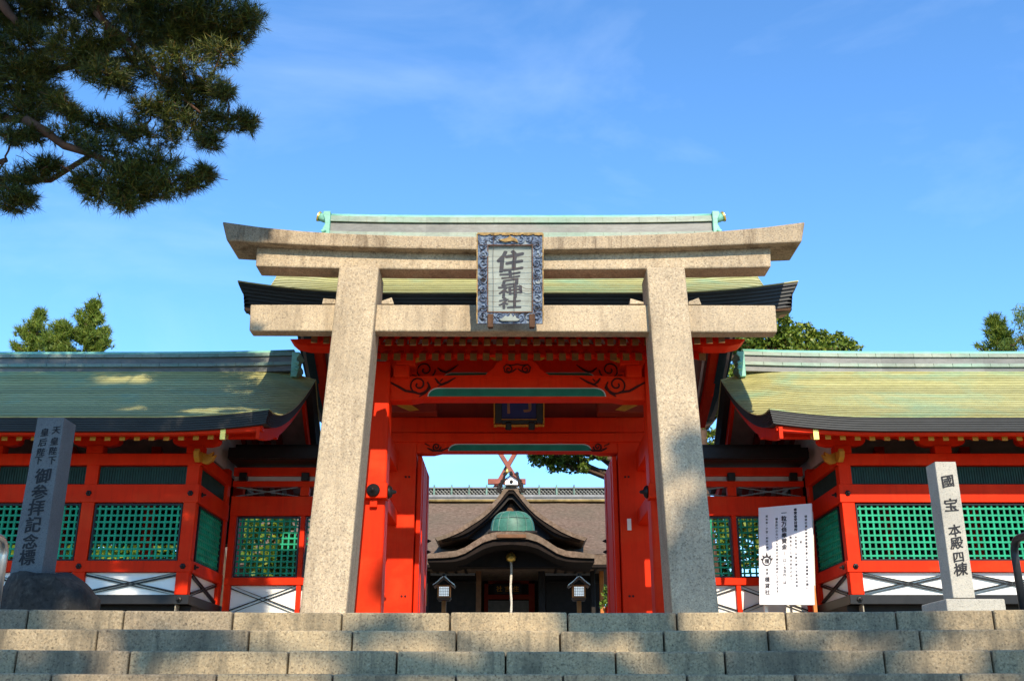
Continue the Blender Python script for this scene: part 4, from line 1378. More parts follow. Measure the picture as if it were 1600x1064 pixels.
# notice board, leaning slightly, on wooden legs
YS = 15.3
nb = thing('notice_board', 'tall white notice board with columns of writing and a round crest', 'sign', at(1230, 957, YS)[:2] + (ZP,))
A = [at(1186.5, 944, 15.45), at(1272, 944.5, 15.0), at(1268, 786, 15.2), at(1185, 793, 15.65)]
bl, br, tr, tl = [Vector(a) for a in A]
bt = [bl, br, tr, tl]
nrm = (br - bl).cross(tl - bl).normalized()     # towards viewer
def on(u, v, d=0.0):
    p = (bl * (1 - u) + br * u) * (1 - v) + (tl * (1 - u) + tr * u) * v
    return tuple(p + nrm * d)
m = MB(); m.hexa([on(0, 0, -.03), on(1, 0, -.03), on(1, 0, 0), on(0, 0, 0), on(0, 1, -.03), on(1, 1, -.03), on(1, 1, 0), on(0, 1, 0)])
bd = m.build('board', M['board'], nb, bevel=.003)
ur = (br - bl).normalized(); uu_ = (tl - bl).normalized(); HB = (tl - bl).length; WB = (br - bl).length
for d0 in (.02, .92):
    p = Vector(on(d0, .2, -.09))
    m = MB(); m.box(p.x, p.x + .05, p.y - .02, p.y + .03, ZP, p.z); m.build('leg', M['orange_wood'] if d0 > .5 else M['white'], nb)
m = MB(); m.tube([on(.97, .93, -.06), (br.x + .10, br.y + .50, ZP)], .022, 6); m.build('prop', M['white'], nb)
m = MB()
def column(txt, u, v0, v1, size, wt=.038):
    n = len(txt)
    for k, ch in enumerate(txt):
        v = v0 + (v1 - v0) * (k + .5) / n
        brush(m, ch, on(u, v, .003), ur, uu_, size * 1.14, wt, .05, .008, k)
cw = (v_ := 1.0)
def pv(y): return 1 - (y - 100) / (935 - 100)        # rows of the board as enlarged from the photo
def pu_(x): return (x - 90) / (530 - 90)
column('種貸社第四期神苑整備工事に伴う御奉賛のお願い', pu_(482), pv(195), pv(815), .034)
column('記', pu_(440), pv(405), pv(440), .034)
column('奉賛金受付場所', pu_(398), pv(130), pv(330), .042, .07)
column('本社受付（午前九時〜午後五時迄）', pu_(398), pv(365), pv(825), .032)
column('種貸社（土曜日祝日のみ）', pu_(355), pv(365), pv(750), .032)
column('一粒万倍奉賛金', pu_(303), pv(140), pv(480), .072, .055)
column('（一口、五百円）は', pu_(303), pv(495), pv(770), .042)
column('御負担の少ない方も月毎の分納をお勧めしております', pu_(242), pv(200), pv(840), .034)
column('資本金・子宝・和楽の神', pu_(160), pv(170), pv(470), .034, .04)
column('住吉', pu_(158), pv(630), pv(690), .036)
column('種貸社', pu_(158), pv(700), pv(860), .066)
m.build('lettering', M['ink_grey'], bd)
m = MB()   # crest: ring with flames
cc = (pu_(157), pv(572))
def onc(x, y, d=.004): return on(cc[0] + x / WB, cc[1] + y / HB, d)
r0 = .062
m.tube([onc(r0 * math.cos(t * math.pi / 12), r0 * math.sin(t * math.pi / 12)) for t in range(25)], .008, 6)
for a, L in ((90, .075), (125, .05), (55, .05), (160, .04), (20, .04)):
    t = R(a)
    p0 = (r0 * math.cos(t), r0 * math.sin(t))
    w = .024
    q = [(p0[0] - w * math.sin(t), p0[1] + w * math.cos(t)), (p0[0] + w * math.sin(t), p0[1] - w * math.cos(t)), (p0[0] * .9 + L * math.cos(t) * .9 + (.012 if a < 80 else -.012 if a > 100 else 0), p0[1] + L * max(.45, math.sin(t)))]
    m.add([onc(*p) for p in q], [(0, 1, 2)])
brush(m, '種', onc(0, 0, .003), ur, uu_, .075, .03, .03, .006)
m.build('crest', M['ink_grey'], bd)

def handrail(px, mat, label):
    x = at(px, 900, 8.35)[0]
    root = thing('handrail', label, 'handrail', (x, 8.3, ZP), 'handrails of the steps')
    z1 = zat(843, 8.3)
    h = z1 - ZP
    m = MB()
    pts = [(x, 8.32, ZP + .01), (x, 8.32, z1 - .12)]
    for k in range(1, 7):
        t = k / 6 * math.pi / 2
        pts.append((x, 8.32 - .12 * (1 - math.cos(t)), z1 - .12 + .12 * math.sin(t)))
    pts.append((x, 7.85, z1))
    pts.append((x, 3.9, z1 - (7.85 - 3.9) * RISE / TREAD))
    m.tube(pts, .030, 12)
    m.build('rail', M[mat], root, smooth=True)
    m = MB(); m.lathe((x, 8.32, ZP), [(.075, 0), (.075, .012), (.045, .02), (.04, .03)], 16); m.build('base_plate', M[mat], root)
    for y in (6.6, 5.2, 3.95):
        i = math.ceil((Y0 - y) / TREAD)
        zb = ZP - i * RISE
        m = MB(); m.tube([(x, y, zb - .01), (x, y, z1 - (7.85 - y) * RISE / TREAD)], .026, 10); m.build('post', M[mat], root, smooth=True)
    return root
handrail(4, 'steel', 'bare steel handrail beside the dark boulder')
handrail(1588, 'dsteel', 'dark handrail with a bent top beside the pale monument')

# ------------------------------------------------------------------ worship hall seen through the gate
def make_hall():
    YH = 33.0
    root = thing('worship_hall', 'dark timber hall with brown bark roof and curved gable, seen through the gate', 'shrine hall', (-.2, YH, ZP))
    xl, xr = -10.0, 3.9
    # thatched main slope
    def sl(v):     # ridge (v=0) to eave (v=1)
        y = 37.5 + (30.8 - 37.5) * v
        z0, z1 = zat(783, 37.5), zat(866, 30.8)
        return y, z1 + (z0 - z1) * (1 - v) ** 1.18
    V, F = [], []
    K, Lx = 24, 40
    rnd = random.Random(8)
    for j in range(K + 1):
        y, z = sl(j / K)
        for i in range(Lx + 1):
            V.append((xl + (xr - xl) * i / Lx, y, z + rnd.uniform(-.012, .012)))
    for j in range(K):
        for i in range(Lx):
            a = j * (Lx + 1) + i; F.append((a, a + 1, a + Lx + 2, a + Lx + 1))
    y, z = sl(1)
    b = len(V)
    V += [(xl, y, z), (xr, y, z), (xr, y + .05, z - .28), (xl, y + .05, z - .28), (xr, YH + 9, z - .28), (xl, YH + 9, z - .28)]
    F += [(b, b + 1, b + 2, b + 3), (b + 3, b + 2, b + 4, b + 5)]
    mesh_object('thatched_roof', V, F, M['thatch'], root, recalc=False)
    m = MB(); m.box(xl, xr, 37.5, 43, zat(783, 37.5) - 1.5, zat(783, 37.5) - .05); m.build('roof_back', M['thatch'], root)
    m = MB(); m.box(xl, xr - .02, y + .06, y + .5, z - .36, z - .283); m.build('roof_edge', M['thatch_edge'], root)
    # ridge with pierced band and pale uprights
    Yr = 37.5
    m = MB(); m.box(xl, xr, Yr - .35, Yr + .35, zat(786, Yr), zat(782.5, Yr)); m.build('ridge_trim', M['thatch_moss'], root, bevel=.02)
    m = MB(); m.box(xl, xr, Yr - .28, Yr + .28, zat(782.4, Yr), zat(775, Yr)); m.box(xl, xr, Yr - .33, Yr + .3, zat(779.5, Yr), zat(778, Yr)); m.build('ridge_base', M['grey'], root, bevel=.01)
    m = MB(); m.box(xl, xr, Yr - .06, Yr + .06, zat(775, Yr), zat(764, Yr)); wb = m.build('ridge_core', M['dark'], root)
    m = MB()
    za, zb = zat(774.5, Yr), zat(764.5, Yr)
    dx = (zb - za)
    x = xl
    while x < xr - dx:
        m.tube([(x, Yr - .10, za), (x + dx, Yr - .10, zb)], .022, 5); m.tube([(x + dx, Yr - .13, za), (x, Yr - .13, zb)], .022, 5)
        x += dx * .55
    m.box(xl, xr, Yr - .2, Yr + .2, zb, zb + .05)
    m.build('ridge_lattice', M['ridge_box'], wb)
    m = MB()
    for k in range(-7, 9):
        p = at(679 + 27.2 * k, 770, Yr)[0]
        if xl < p < xr: m.box(p - .03, p + .03, Yr - .26, Yr - .14, za - .05, zb + .12)
    m.build('ridge_upright', M['verdigris_band'], wb)
    # curved front gable
    out = [(679, 840), (691, 836.5), (703, 832), (718, 825), (732, 816), (745, 808), (756, 799.5), (767, 789), (777, 777), (785, 766.5), (790, 760.5), (794, 759)]
    inn = [(700, 841), (716, 838), (732, 831), (745, 822.5), (756, 813.5), (764, 806.5), (773, 796), (782, 786), (790, 777), (795, 771)]
    inn2 = [(715, 842), (732, 837), (745, 826.5), (756, 818), (764, 811.5), (773, 803), (782, 795), (790, 786), (795, 780)]
    def sym(P, Y): return [xz(*p, Y) for p in P] + [xz(1597 - p[0], p[1], Y) for p in reversed(P)]
    def band(name, P, Q, ya, yb, mat, par=root):
        a, c = sym(P, ya), sym(Q, ya)
        n1, n2 = len(a), len(c)
        # resample to the same count
        def rs(c_, n):
            c_ = np.array(c_); t = np.linspace(0, 1, len(c_)); s = np.linspace(0, 1, n)
            return np.stack([np.interp(s, t, c_[:, 0]), np.interp(s, t, c_[:, 1])], 1)
        a, c = rs(a, 41), rs(c, 41)
        V = [(p[0], ya, p[1]) for p in a] + [(p[0], ya, p[1]) for p in c] + [(p[0], yb, p[1]) for p in a] + [(p[0], yb, p[1]) for p in c]
        F = []
        n = 41
        for i in range(n - 1):
            F += [(i, i + 1, n + i + 1, n + i), (2 * n + i, 3 * n + i, 3 * n + i + 1, 2 * n + i + 1), (i, 2 * n + i, 2 * n + i + 1, i + 1), (n + i, n + i + 1, 3 * n + i + 1, 3 * n + i)]
        F += [(0, n, 3 * n, 2 * n), (n - 1, 3 * n - 1, 4 * n - 1, 2 * n - 1)]
        return mesh_object(name, V, F, M[mat], par)
    mid = [(p[0] + 4.5, p[1] + 4.5) for p in out[:-1]] + [(796, 765)]
    band('gable_thatch', out, mid, 30.4, 38.0, 'thatch')
    band('bargeboard', mid, inn, 30.45, 31.0, 'thatch_edge')
    band('inner_bargeboard', inn, inn2, 30.6, 31.0, 'dark')
    m = MB(); P = sym([(718, 842)] + inn2[1:], 31.05); m.prism(P, 31.05, 31.2); m.build('gable_panel', M['black'], root)
    m = MB(); P = [xz(*p, 30.9) for p in ((790, 800), (797, 786), (800, 786), (808, 800), (806, 808), (791, 808))]; m.prism(P, 30.9, 31.04); m.build('gable_pendant', M['brown'], root, bevel=.01)
    # ridge end ornament
    c = at(798.5, 752, 30.3)
    sc = 31 / FPX
    m = MB(); m.prism([(c[0] - 9 * sc, c[2] - 5.5 * sc), (c[0] + 10.5 * sc, c[2] - 5.5 * sc), (c[0] + 10.5 * sc, c[2] + 1 * sc), (c[0], c[2] + 8 * sc), (c[0] - 9 * sc, c[2] + 1 * sc)], 30.25, 30.6)
    e = m.build('ridge_end', M['white'], root)
    m = MB(); m.tube([(c[0] - 11 * sc, 30.2, c[2] + 1 * sc), (c[0] + .4 * sc, 30.2, c[2] + 9 * sc), (c[0] + 12 * sc, 30.2, c[2] + 1 * sc)], 1.0 * sc, 6)
    m.lathe((c[0] + .5 * sc, 30.25, c[2] - 1 * sc), [(2.6 * sc, 0), (2.6 * sc, -.03), (1.2 * sc, -.05)], 14, 1)
    m.build('ridge_end_trim', M['dark'], e)
    for sx in (-1, 1):
        m = MB()
        for k, (dx_, dz_, r) in enumerate(((13, 0, 3.6), (16, -6, 4.2), (18, -13, 4.6), (9, 13, 3.0))):
            m.tube([(c[0] + sx * dx_ * sc + r * sc * (1 - t / 22) * math.cos(t * .55 + k), 30.35, c[2] + dz_ * sc + r * sc * (1 - t / 22) * math.sin(t * .55 + k)) for t in range(18)], 1.2 * sc, 6)
        m.tube([(c[0] + sx * 9 * sc, 30.36, c[2] + 13 * sc), (c[0] + sx * 13 * sc, 30.36, c[2]), (c[0] + sx * 16 * sc, 30.36, c[2] - 6 * sc), (c[0] + sx * 18 * sc, 30.36, c[2] - 13 * sc)], 2.2 * sc, 6)
        m.build('scroll_ornament', M['dark'], e)
    m = MB(); m.lathe((c[0], 30.4, c[2] + 10 * sc), [(2.4 * sc, 0), (3.2 * sc, 3 * sc), (1.5 * sc, 7 * sc)], 10); m.build('ridge_knob', M['dark'], e)
    m = MB(); m.lathe((c[0] - 6 * sc, 30.35, c[2] + 13 * sc), [(2.2 * sc, 0), (3.0 * sc, 3 * sc), (2.2 * sc, 6 * sc), (.5 * sc, 9 * sc)], 10); m.build('gilt_knob', M['gold'], e, smooth=True)
    # wavy porch canopy
    top = [(668, 866), (694, 861.5), (711, 860.5), (727, 854.5), (743, 844), (756, 836), (771.6, 831.3), (786, 830), (798, 829.8)]
    lip = [(668, 872), (694, 871), (711, 869.5), (727, 864), (743, 854), (756, 846.5), (771.6, 842), (786, 840.5), (798, 840.2)]
    low = [(668, 878), (694, 878), (711, 877), (727, 872.5), (743, 864), (756, 857), (771.6, 852.5), (786, 851), (798, 850.5)]
    band('porch_thatch', top, lip, 29.2, 31.4, 'thatch')
    band('porch_edge', lip, low, 29.3, 31.4, 'thatch_edge')
    m = MB(); P = sym(low, 29.6); P = P + [(P[-1][0], P[-1][1] - .02), (P[0][0], P[0][1] - .02)]; m.prism(P, 30.5, 30.6); m.build('porch_panel', M['dark'], root)
    # copper helmet on the porch
    c = at(801, 832, 29.6)
    V, F = [], []
    na, nb_ = 28, 12
    a_, h_ = 34.5 * 29.9 / FPX, 33 * 29.9 / FPX
    for j in range(nb_ + 1):
        t = j / nb_ * math.pi / 2
        for i in range(na + 1):
            ph = math.pi * i / na
            ct, st_ = math.cos(t) ** .55, math.sin(t) ** .9
            V.append((c[0] - a_ * ct * math.cos(ph), c[1] - .45 * ct * math.sin(ph) + .1, c[2] + h_ * st_))
    for j in range(nb_):
        for i in range(na):
            a = j * (na + 1) + i; F.append((a, a + 1, a + na + 2, a + na + 1))
    cp = mesh_object('copper_helmet', V, F, M['helmet'], root, smooth=True)
    m = MB()
    for i in range(4, na, 4):
        m.tube([Vector(V[j * (na + 1) + i]) + Vector((0, -.012, 0)) for j in range(nb_ + 1)], .012, 5)
    m.tube([Vector(V[5 * (na + 1) + i]) + Vector((0, -.012, 0)) for i in range(na + 1)], .012, 5)
    m.build('seam', M['verdigris_band'], cp)
    m = MB(); p = at(763, 831, 29.5); q = at(839, 831, 29.5); m.tube([(p[0], 29.35, p[2] - .03), (q[0], 29.35, p[2] - .03)], .05, 8); m.build('helmet_rim', M['dark'], cp)
    p, q = at(776, 836, 29.15), at(822, 836, 29.15)
    m = MB(); m.box(p[0], q[0], 29.14, 29.19, p[2] - .07, p[2] + .03); m.build('porch_trim', M['brown'], root, bevel=.01)
    # body: dark walls either side of the open centre
    X = lambda px, Y=YH: at(px, 900, Y)[0]
    Z = lambda py, Y=YH: zat(py, Y)
    m = MB()
    m.box(xl, X(744), YH, YH + .3, ZP, Z(860)); m.box(X(852), X(936), YH, YH + .3, ZP, Z(860))
    m.box(X(744), X(852), YH + 2.2, YH + 2.4, ZP, Z(840)); m.box(X(744), X(852), YH + .1, YH + 2.2, Z(866), Z(860))
    m.box(X(742), X(744), YH + .3, YH + 2.3, ZP, Z(860)); m.box(X(852), X(854), YH + .3, YH + 2.3, ZP, Z(860))
    m.box(X(936) - .25, X(936), YH + .3, YH + 9, ZP, Z(860))
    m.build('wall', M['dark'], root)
    for a, b in ((888, 880), (899, 893)):
        for x0, x1 in ((xl, X(742)), (X(852), X(923))):
            m = MB(); m.box(x0, x1, YH - .06, YH - .01, Z(a), Z(b)); m.build('plaster_band', M['grey'], root)
    for a, b in ((893, 888.5), (911, 908)):
        for x0, x1 in ((xl, X(744)), (X(852), X(936))):
            m = MB(); m.box(x0, x1, YH - .12, YH - .01, Z(a), Z(b)); m.build('wall_beam', M['dark'], root, bevel=.01)
    for px, w, mt in ((748, 4, 'brown'), (846, 5, 'dark'), (926, 3.5, 'dark'), (940, 3.5, 'orange_wood'), (668, 4, 'dark')):
        a, b = X(px - w, 32.4), X(px + w, 32.4)
        m = MB(); m.box(a, b, 32.4, 32.4 + (b - a), ZP, Z(862)); m.build('pillar', M[mt], root, bevel=.02)
    for px in (678, 692.5, 708.5, 725.5, 870.5, 887, 903, 918.5, 934, 950):
        p = at(px, 882, 31.2)
        m = MB(); m.box(p[0] - .035, p[0] + .035, 31.2, 31.22, p[2] - .04, p[2] + .04); r_ = MB(); r_.box(p[0] - .04, p[0] + .04, 31.221, 33, p[2] - .05, p[2] + .05)
        rr = r_.build('rafter', M['dark'], root); m.build('white_tip', M['white'], rr)
    for px in (744, 852):
        p = at(px, 878.5, 31.0)
        m = MB(); m.prism([(p[0] - .13, p[2] - .06), (p[0] + .12, p[2] - .06), (p[0] + .10, p[2] + .05), (p[0] - .10, p[2] + .05)], 30.98, 31.1); m.build('white_nosing', M['white'], root)
    Yc = YH + 2.1
    for (x0, x1, y0_, y1_) in ((757, 763, 957, 905), (826, 835, 957, 905), (757, 835, 912, 905), (763, 826, 936, 929)):
        m = MB(); m.box(X(x0, Yc), X(x1, Yc), Yc - .1, Yc + .06, Z(y0_, Yc) if y0_ < 950 else ZP, Z(y1_, Yc)); m.build('red_frame', M['red_old'], root)
    m = MB(); m.box(X(772, Yc - .3), X(815, Yc - .3), Yc - .3, Yc - .22, Z(927, Yc - .3), Z(912, Yc - .3)); q = m.build('name_board', M['black'], root, bevel=.01)
    for ch, px in (('社', 780), ('吉', 793), ('住', 806)):
        m = MB(); brush(m, ch, at(px, 919.5, Yc - .305), (1, 0, 0), (0, 0, 1), .20, .03, .05, .01); m.build('letter', M['ochre'], q)
    m = MB(); m.box(X(763, Yc), X(826, Yc), Yc - .04, Yc + .05, ZP, Z(938, Yc)); m.build('inner_screen', M['grey'], root)
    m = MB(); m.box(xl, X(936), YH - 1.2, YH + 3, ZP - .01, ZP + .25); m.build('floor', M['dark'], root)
    return root
make_hall()

bp = thing('bell_rope', 'pale bell rope with a gilt bell hanging in the dark hall porch', 'bell rope', at(799, 957, 30.4)[:2] + (ZP,))
p0, p1 = at(798.5, 878, 30.4), at(799.5, 957, 30.4)
m = MB(); m.tube([(p0[0] + .012 * math.sin(t), 30.4, p0[2] + (ZP + .3 - p0[2]) * t / 20) for t in range(21)], [.030 + .006 * (t % 2) for t in range(21)], 8); m.build('rope', M['rope'], bp)
m = MB(); m.lathe((p0[0], 30.4, p0[2] + .05), [(.03, -.05), (.13, 0), (.15, .10), (.10, .2), (.03, .25)], 14); m.build('bell', M['gold'], bp, smooth=True)

# inner sanctuary: only its crossed finials rise over the hall
sh_ = thing('inner_sanctuary', 'tall crossed dull red roof finials of the sanctuary rising behind the hall', 'shrine', (0, 54, ZP))
YX = 50.0
def beam2(name, a, b, w, t, y, mat):
    A, B = xz(*a, y), xz(*b, y)
    d = Vector((B[0] - A[0], 0, B[1] - A[1])).normalized(); n = Vector((-d.z, 0, d.x)) * w / 2
    m = MB(); m.prism([(A[0] - n.x, A[1] - n.z), (B[0] - n.x, B[1] - n.z), (B[0] + n.x, B[1] + n.z), (A[0] + n.x, A[1] + n.z)], y, y + t)
    return m.build(name, M[mat], sh_, bevel=.01)
M['dull_red'] = mat_plain('dull red timber', (0.24, 0.075, 0.05), 0.7, 0.2, 4)
beam2('crossed_finial', (771, 690), (812, 757), .20, .3, YX, 'dull_red')
beam2('crossed_finial', (816, 688), (772, 764), .20, .3, YX + .31, 'dull_red')
a, b = at(762, 756, YX - .2), at(821.5, 747.5, YX - .2)
m = MB(); m.box(a[0], b[0], YX - .2, YX - .01, a[2], b[2]); m.build('ridge_log', M['dull_red'], sh_, bevel=.02)
zr_ = zat(764, 51)
m = MB(); m.prism([(-6, zr_ - 4.2), (-5.7, zr_ - 4.4), (0, zr_ - .2), (5.7, zr_ - 4.4), (6, zr_ - 4.2), (0, zr_)], YX - .3, YX + 9); m.build('roof', M['thatch'], sh_)
m = MB(); m.box(-4, 4, YX + .6, YX + 8, ZP, zr_ - 3); m.build('wall', M['red_old'], sh_)

# two small lanterns in front of the hall
def make_lantern():
    Y = 22.0; s = (Y * CT + .8 * ST) / FPX
    x = at(694, 930, Y)[0]; zz = lambda py: zat(py, Y)
    root = thing('lantern', 'wooden lantern with paper window, the one nearer the left door leaf', 'lantern', (x, Y, ZP), 'wooden lanterns in front of the hall')
    m = MB()
    h = .15
    P = lambda q: [(x + a * s, zz(b)) for a, b in q]
    m.prism(P([(-17, 915.5), (-10, 910), (-5, 905), (0, 901.5), (5, 905), (10, 910), (17, 915.5), (16, 918), (8, 912.5), (0, 907), (-8, 912.5), (-16, 918)]), Y - .22, Y + .22)
    rf = m.build('roof', M['brown'], root)
    m = MB(); m.prism(P([(-17.6, 914.6), (-10, 909), (-5, 904), (0, 900.2), (5, 904), (10, 909), (17.6, 914.6), (17, 916), (10, 910.7), (0, 902), (-10, 910.7), (-17, 916)]), Y - .235, Y + .23); m.build('roof_sheet', M['steel'], rf)
    m = MB(); m.prism(P([(-2, 902), (2, 902), (2.5, 899), (0, 898), (-2.5, 899)]), Y - .24, Y + .24); m.build('roof_ridge', M['dark'], rf)
    m = MB(); m.prism(P([(-10, 914), (10, 914), (0, 906)]), Y - .13, Y + .13); m.build('gable', M['dark'], rf)
    w = 9.0 * s
    m = MB()
    for sx in (-1, 1):
        for sy in (-1, 1): m.box(x + sx * w - .016, x + sx * w + .016, Y + sy * .11 - .016, Y + sy * .11 + .016, zz(934), zz(913.5))
    m.box(x - w, x + w, Y - .12, Y + .12, zz(917), zz(914.2)); m.box(x - w, x + w, Y - .12, Y + .12, zz(934), zz(931.5))
    fr = m.build('frame', M['orange_wood'], root)
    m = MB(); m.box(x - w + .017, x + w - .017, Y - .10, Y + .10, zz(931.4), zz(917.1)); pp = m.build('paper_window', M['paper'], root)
    m = MB()
    for k in range(1, 6):
        u = x - w + 2 * w * k / 6; m.box(u - .004, u + .004, Y - .112, Y - .1005, zz(931.4), zz(917.1))
    for k in range(1, 6):
        z = zz(931.4) + (zz(917.1) - zz(931.4)) * k / 6; m.box(x - w + .017, x + w - .017, Y - .11, Y - .1005, z - .004, z + .004)
    m.build('window_bars', M['grey'], pp)
    m = MB(); m.prism(P([(-11.5, 934), (11.5, 934), (9, 938.5), (-9, 938.5)]), Y - .15, Y + .15); m.build('tray', M['brown'], root, bevel=.008)
    m = MB(); m.box(x - 3.4 * s, x + 3.4 * s, Y - .05, Y + .05, ZP - .01, zz(938.6)); m.build('post', M['orange_wood'], root, bevel=.006)
    return root
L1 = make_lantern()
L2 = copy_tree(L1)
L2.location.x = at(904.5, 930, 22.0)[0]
L2['label'] = 'wooden lantern with paper window, the one nearer the right door leaf'

nb2 = thing('notice_board', 'narrow yellow wooden notice panel just behind the gate\'s left door leaf', 'sign', at(664, 957, 19)[:2] + (ZP,))
a, b = at(660, 946, 19), at(667.5, 911, 19)
m = MB(); m.box(a[0], b[0], 19, 19.03, a[2], b[2]); m.build('panel', M['ochre'], nb2)
m = MB(); m.box(a[0] + .02, a[0] + .06, 19.031, 19.07, ZP - .01, b[2]); m.build('leg', M['brown'], nb2)
rb = thing('low_barrier', 'low red barrier with a black cap seen past the gate\'s right door leaf', 'barrier', at(950, 957, 24)[:2] + (ZP,))
a, b = at(946, 957, 24), at(966, 947, 24)
m = MB(); m.box(a[0], b[0], 24, 24.2, ZP, b[2]); m.build('panel', M['red'], rb, bevel=.01)
m = MB(); m.box(a[0] + .06, a[0] + .2, 23.98, 24.22, b[2] + .002, b[2] + .10); m.build('cap', M['black'], rb, bevel=.01)

# ------------------------------------------------------------------ trees
def limb(m, pts, r0, r1, n=7):
    K = len(pts)
    m.tube(pts, [r0 + (r1 - r0) * k / (K - 1) for k in range(K)], n)

def wander(a, b, k, amp, rnd):
    a, b = Vector(a), Vector(b)
    return [a] + [a.lerp(b, i / k) + Vector((rnd.uniform(-amp, amp), rnd.uniform(-amp, amp), rnd.uniform(-amp, amp) + amp * .6 * math.sin(math.pi * i / k))) for i in range(1, k)] + [b]

def pine_crown(clusters, rng, dens, tn=26, ln=.11, wd=.006):
    Ps, As = [], []
    for (c, rx, ry, rz, k) in clusters:
        n = max(50, int(dens * k * rx * rz * 900))
        d = rng.normal(size=(n, 3)); d /= np.linalg.norm(d, axis=1)[:, None]
        r = rng.uniform(.15, 1, n) ** .5
        p = np.array(c) + d * r[:, None] * np.array([rx, ry, rz])
        a = d * np.array([.8, .8, .5]) + np.array([0, 0, .45]) + rng.normal(size=(n, 3)) * .3
        a /= np.linalg.norm(a, axis=1)[:, None]
        Ps.append(p); As.append(a)
    return needle_tufts(np.concatenate(Ps), np.concatenate(As), rng, tn, ln, wd)

# big pine reaching in from the left
def front_pine():
    rnd = random.Random(21); rng = np.random.default_rng(21)
    YP = 9.6
    base = Vector((-8.4, 10.3, ZP))
    root = thing('pine_tree', 'large dark pine reaching its needle laden branches high over the dark monument', 'pine tree', base)
    CL = [  # photo px, py, half-width, half-height, depth offset, density
        (335, 30, 75, 42, .2, 1), (392, 28, 26, 24, .1, .8), (345, 84, 38, 20, 0, .8), (260, 25, 80, 42, .3, 1), (185, 12, 70, 26, .2, 1), (290, 62, 60, 30, .3, 1.0),
        (110, 12, 80, 26, .1, 1), (30, 20, 55, 40, .2, 1), (115, 70, 48, 30, -.2, 1), (165, 62, 26, 20, -.3, .8), (165, 118, 40, 26, -.3, 1), (125, 95, 40, 24, -.2, .8),
        (282, 98, 46, 16, -.3, 1), (250, 118, 40, 20, 0, .8), (322, 130, 30, 18, 0, 1), (350, 146, 20, 11, -.1, .8), (290, 150, 48, 26, .1, 1.0), (230, 170, 30, 20, 0, .7),
        (355, 190, 40, 18, 0, 1), (388, 192, 14, 11, 0, .7), (300, 200, 50, 18, .1, 1), (235, 215, 55, 14, .1, .9), (200, 205, 38, 18, .1, .8), (325, 222, 22, 9, 0, .6),
        (40, 75, 50, 38, .1, 1.1), (35, 130, 48, 40, .1, 1.1), (45, 175, 34, 28, .1, 1), (20, 215, 20, 14, 0, .9), (50, 212, 16, 8, 0, .6), (95, 165, 28, 13, -.1, .7), (112, 178, 16, 9, -.1, .6),
        (110, 210, 40, 13, 0, .7), (150, 226, 40, 12, 0, .7), (180, 245, 60, 13, 0, .9), (245, 256, 42, 18, 0, 1), (190, 285, 70, 28, 0, 1.1), (160, 300, 40, 18, 0, .9), (195, 318, 24, 14, 0, .9),
        (265, 290, 40, 20, 0, 1), (300, 285, 22, 11, 0, .8), (322, 272, 10, 6, 0, .6), (125, 285, 16, 12, 0, .6), (25, 283, 32, 22, 0, 1), (15, 318, 17, 16, 0, .9), (60, 268, 26, 10, 0, .7), (80, 258, 18, 7, 0, .6), (40, 310, 16, 9, 0, .7),
        (150, 92, 42, 26, -.1, .9), (190, 128, 26, 18, 0, .8), (212, 60, 46, 30, .1, .9), (215, 100, 30, 20, 0, .8), (255, 175, 40, 16, 0, .9), (150, 195, 26, 10, 0, .6), (75, 150, 30, 24, .1, .9), (70, 105, 30, 26, .1, .9), (230, 285, 50, 26, .1, 1.0), (270, 45, 60, 30, .4, .9), (350, 55, 50, 26, .3, .9), (310, 172, 46, 14, .2, .8),
        (-40, 60, 60, 80, .2, 1), (-30, 180, 40, 60, .2, 1), (-30, 290, 40, 30, .1, 1)]
    clusters = []; ends = []
    for (px, py, hw, hh, dy, k) in CL:
        Y = YP + dy
        c = at(px, py, Y); s = (Y * CT + (c[2] - EYE) * ST) / FPX
        clusters.append((c, hw * s * .92, max(.16, hw * s * .75), hh * s * .92, k))
        ends.append(Vector(c))
    # more of the crown above and outside the frame, towards the sun
    for k in range(26):
        px, py = rnd.uniform(-260, 330), rnd.uniform(-330, -40)
        Y = YP + rnd.uniform(-1.0, .6)
        c = at(px, py, Y); clusters.append((c, rnd.uniform(.4, .75), rnd.uniform(.4, .7), rnd.uniform(.2, .35), .75)); ends.append(Vector(c))
    V, F = pine_crown(clusters, rng, 3.0, 24, .115, .0075)
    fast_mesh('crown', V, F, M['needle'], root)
    up = []          # upper boughs of the same tree, towards the sun, that keep most of the lower ones in shade
    for (c, rx, ry, rz, k) in clusters[:56]:
        c = Vector(c); L = (Vector(at(140, 95, YP)) - c).length
        q = c + SDIR * rnd.uniform(2.8, 3.6)
        lit = False
        for pl in ((150, 100), (120, 65), (282, 96), (255, 112)):
            a_ = Vector(at(*pl, YP - .2)); w_ = q - a_
            if (w_ - SDIR * w_.dot(SDIR)).length < .62: lit = True
        if lit: continue
        up.append((tuple(q), rx * 1.15, rx * 1.0, max(rz, .22) * 1.3, .42)); ends.append(q)
    V, F = pine_crown(up, rng, 2.4, 16, .17, .016)
    fast_mesh('upper_crown', V, F, M['needle'], root)
    m = MB()
    top = base + Vector((.5, -.4, 9.5))
    tr = [base + Vector((0, 0, -.1)), base + Vector((.12, 0, 1.5)), base + Vector((.5, -.2, 3.6)), base + Vector((.5, -.35, 5.6)), base + Vector((.7, -.4, 7.5)), top]
    limb(m, tr, .34, .10, 12)
    m.build('trunk', M['bark_pine'], root, smooth=True)
    m = MB()
    hubs = [((20, 12), .09), ((75, 120), .08), ((60, 190), .07), ((230, 90), .06), ((150, 238), .05), ((10, 250), .05)]
    H = []
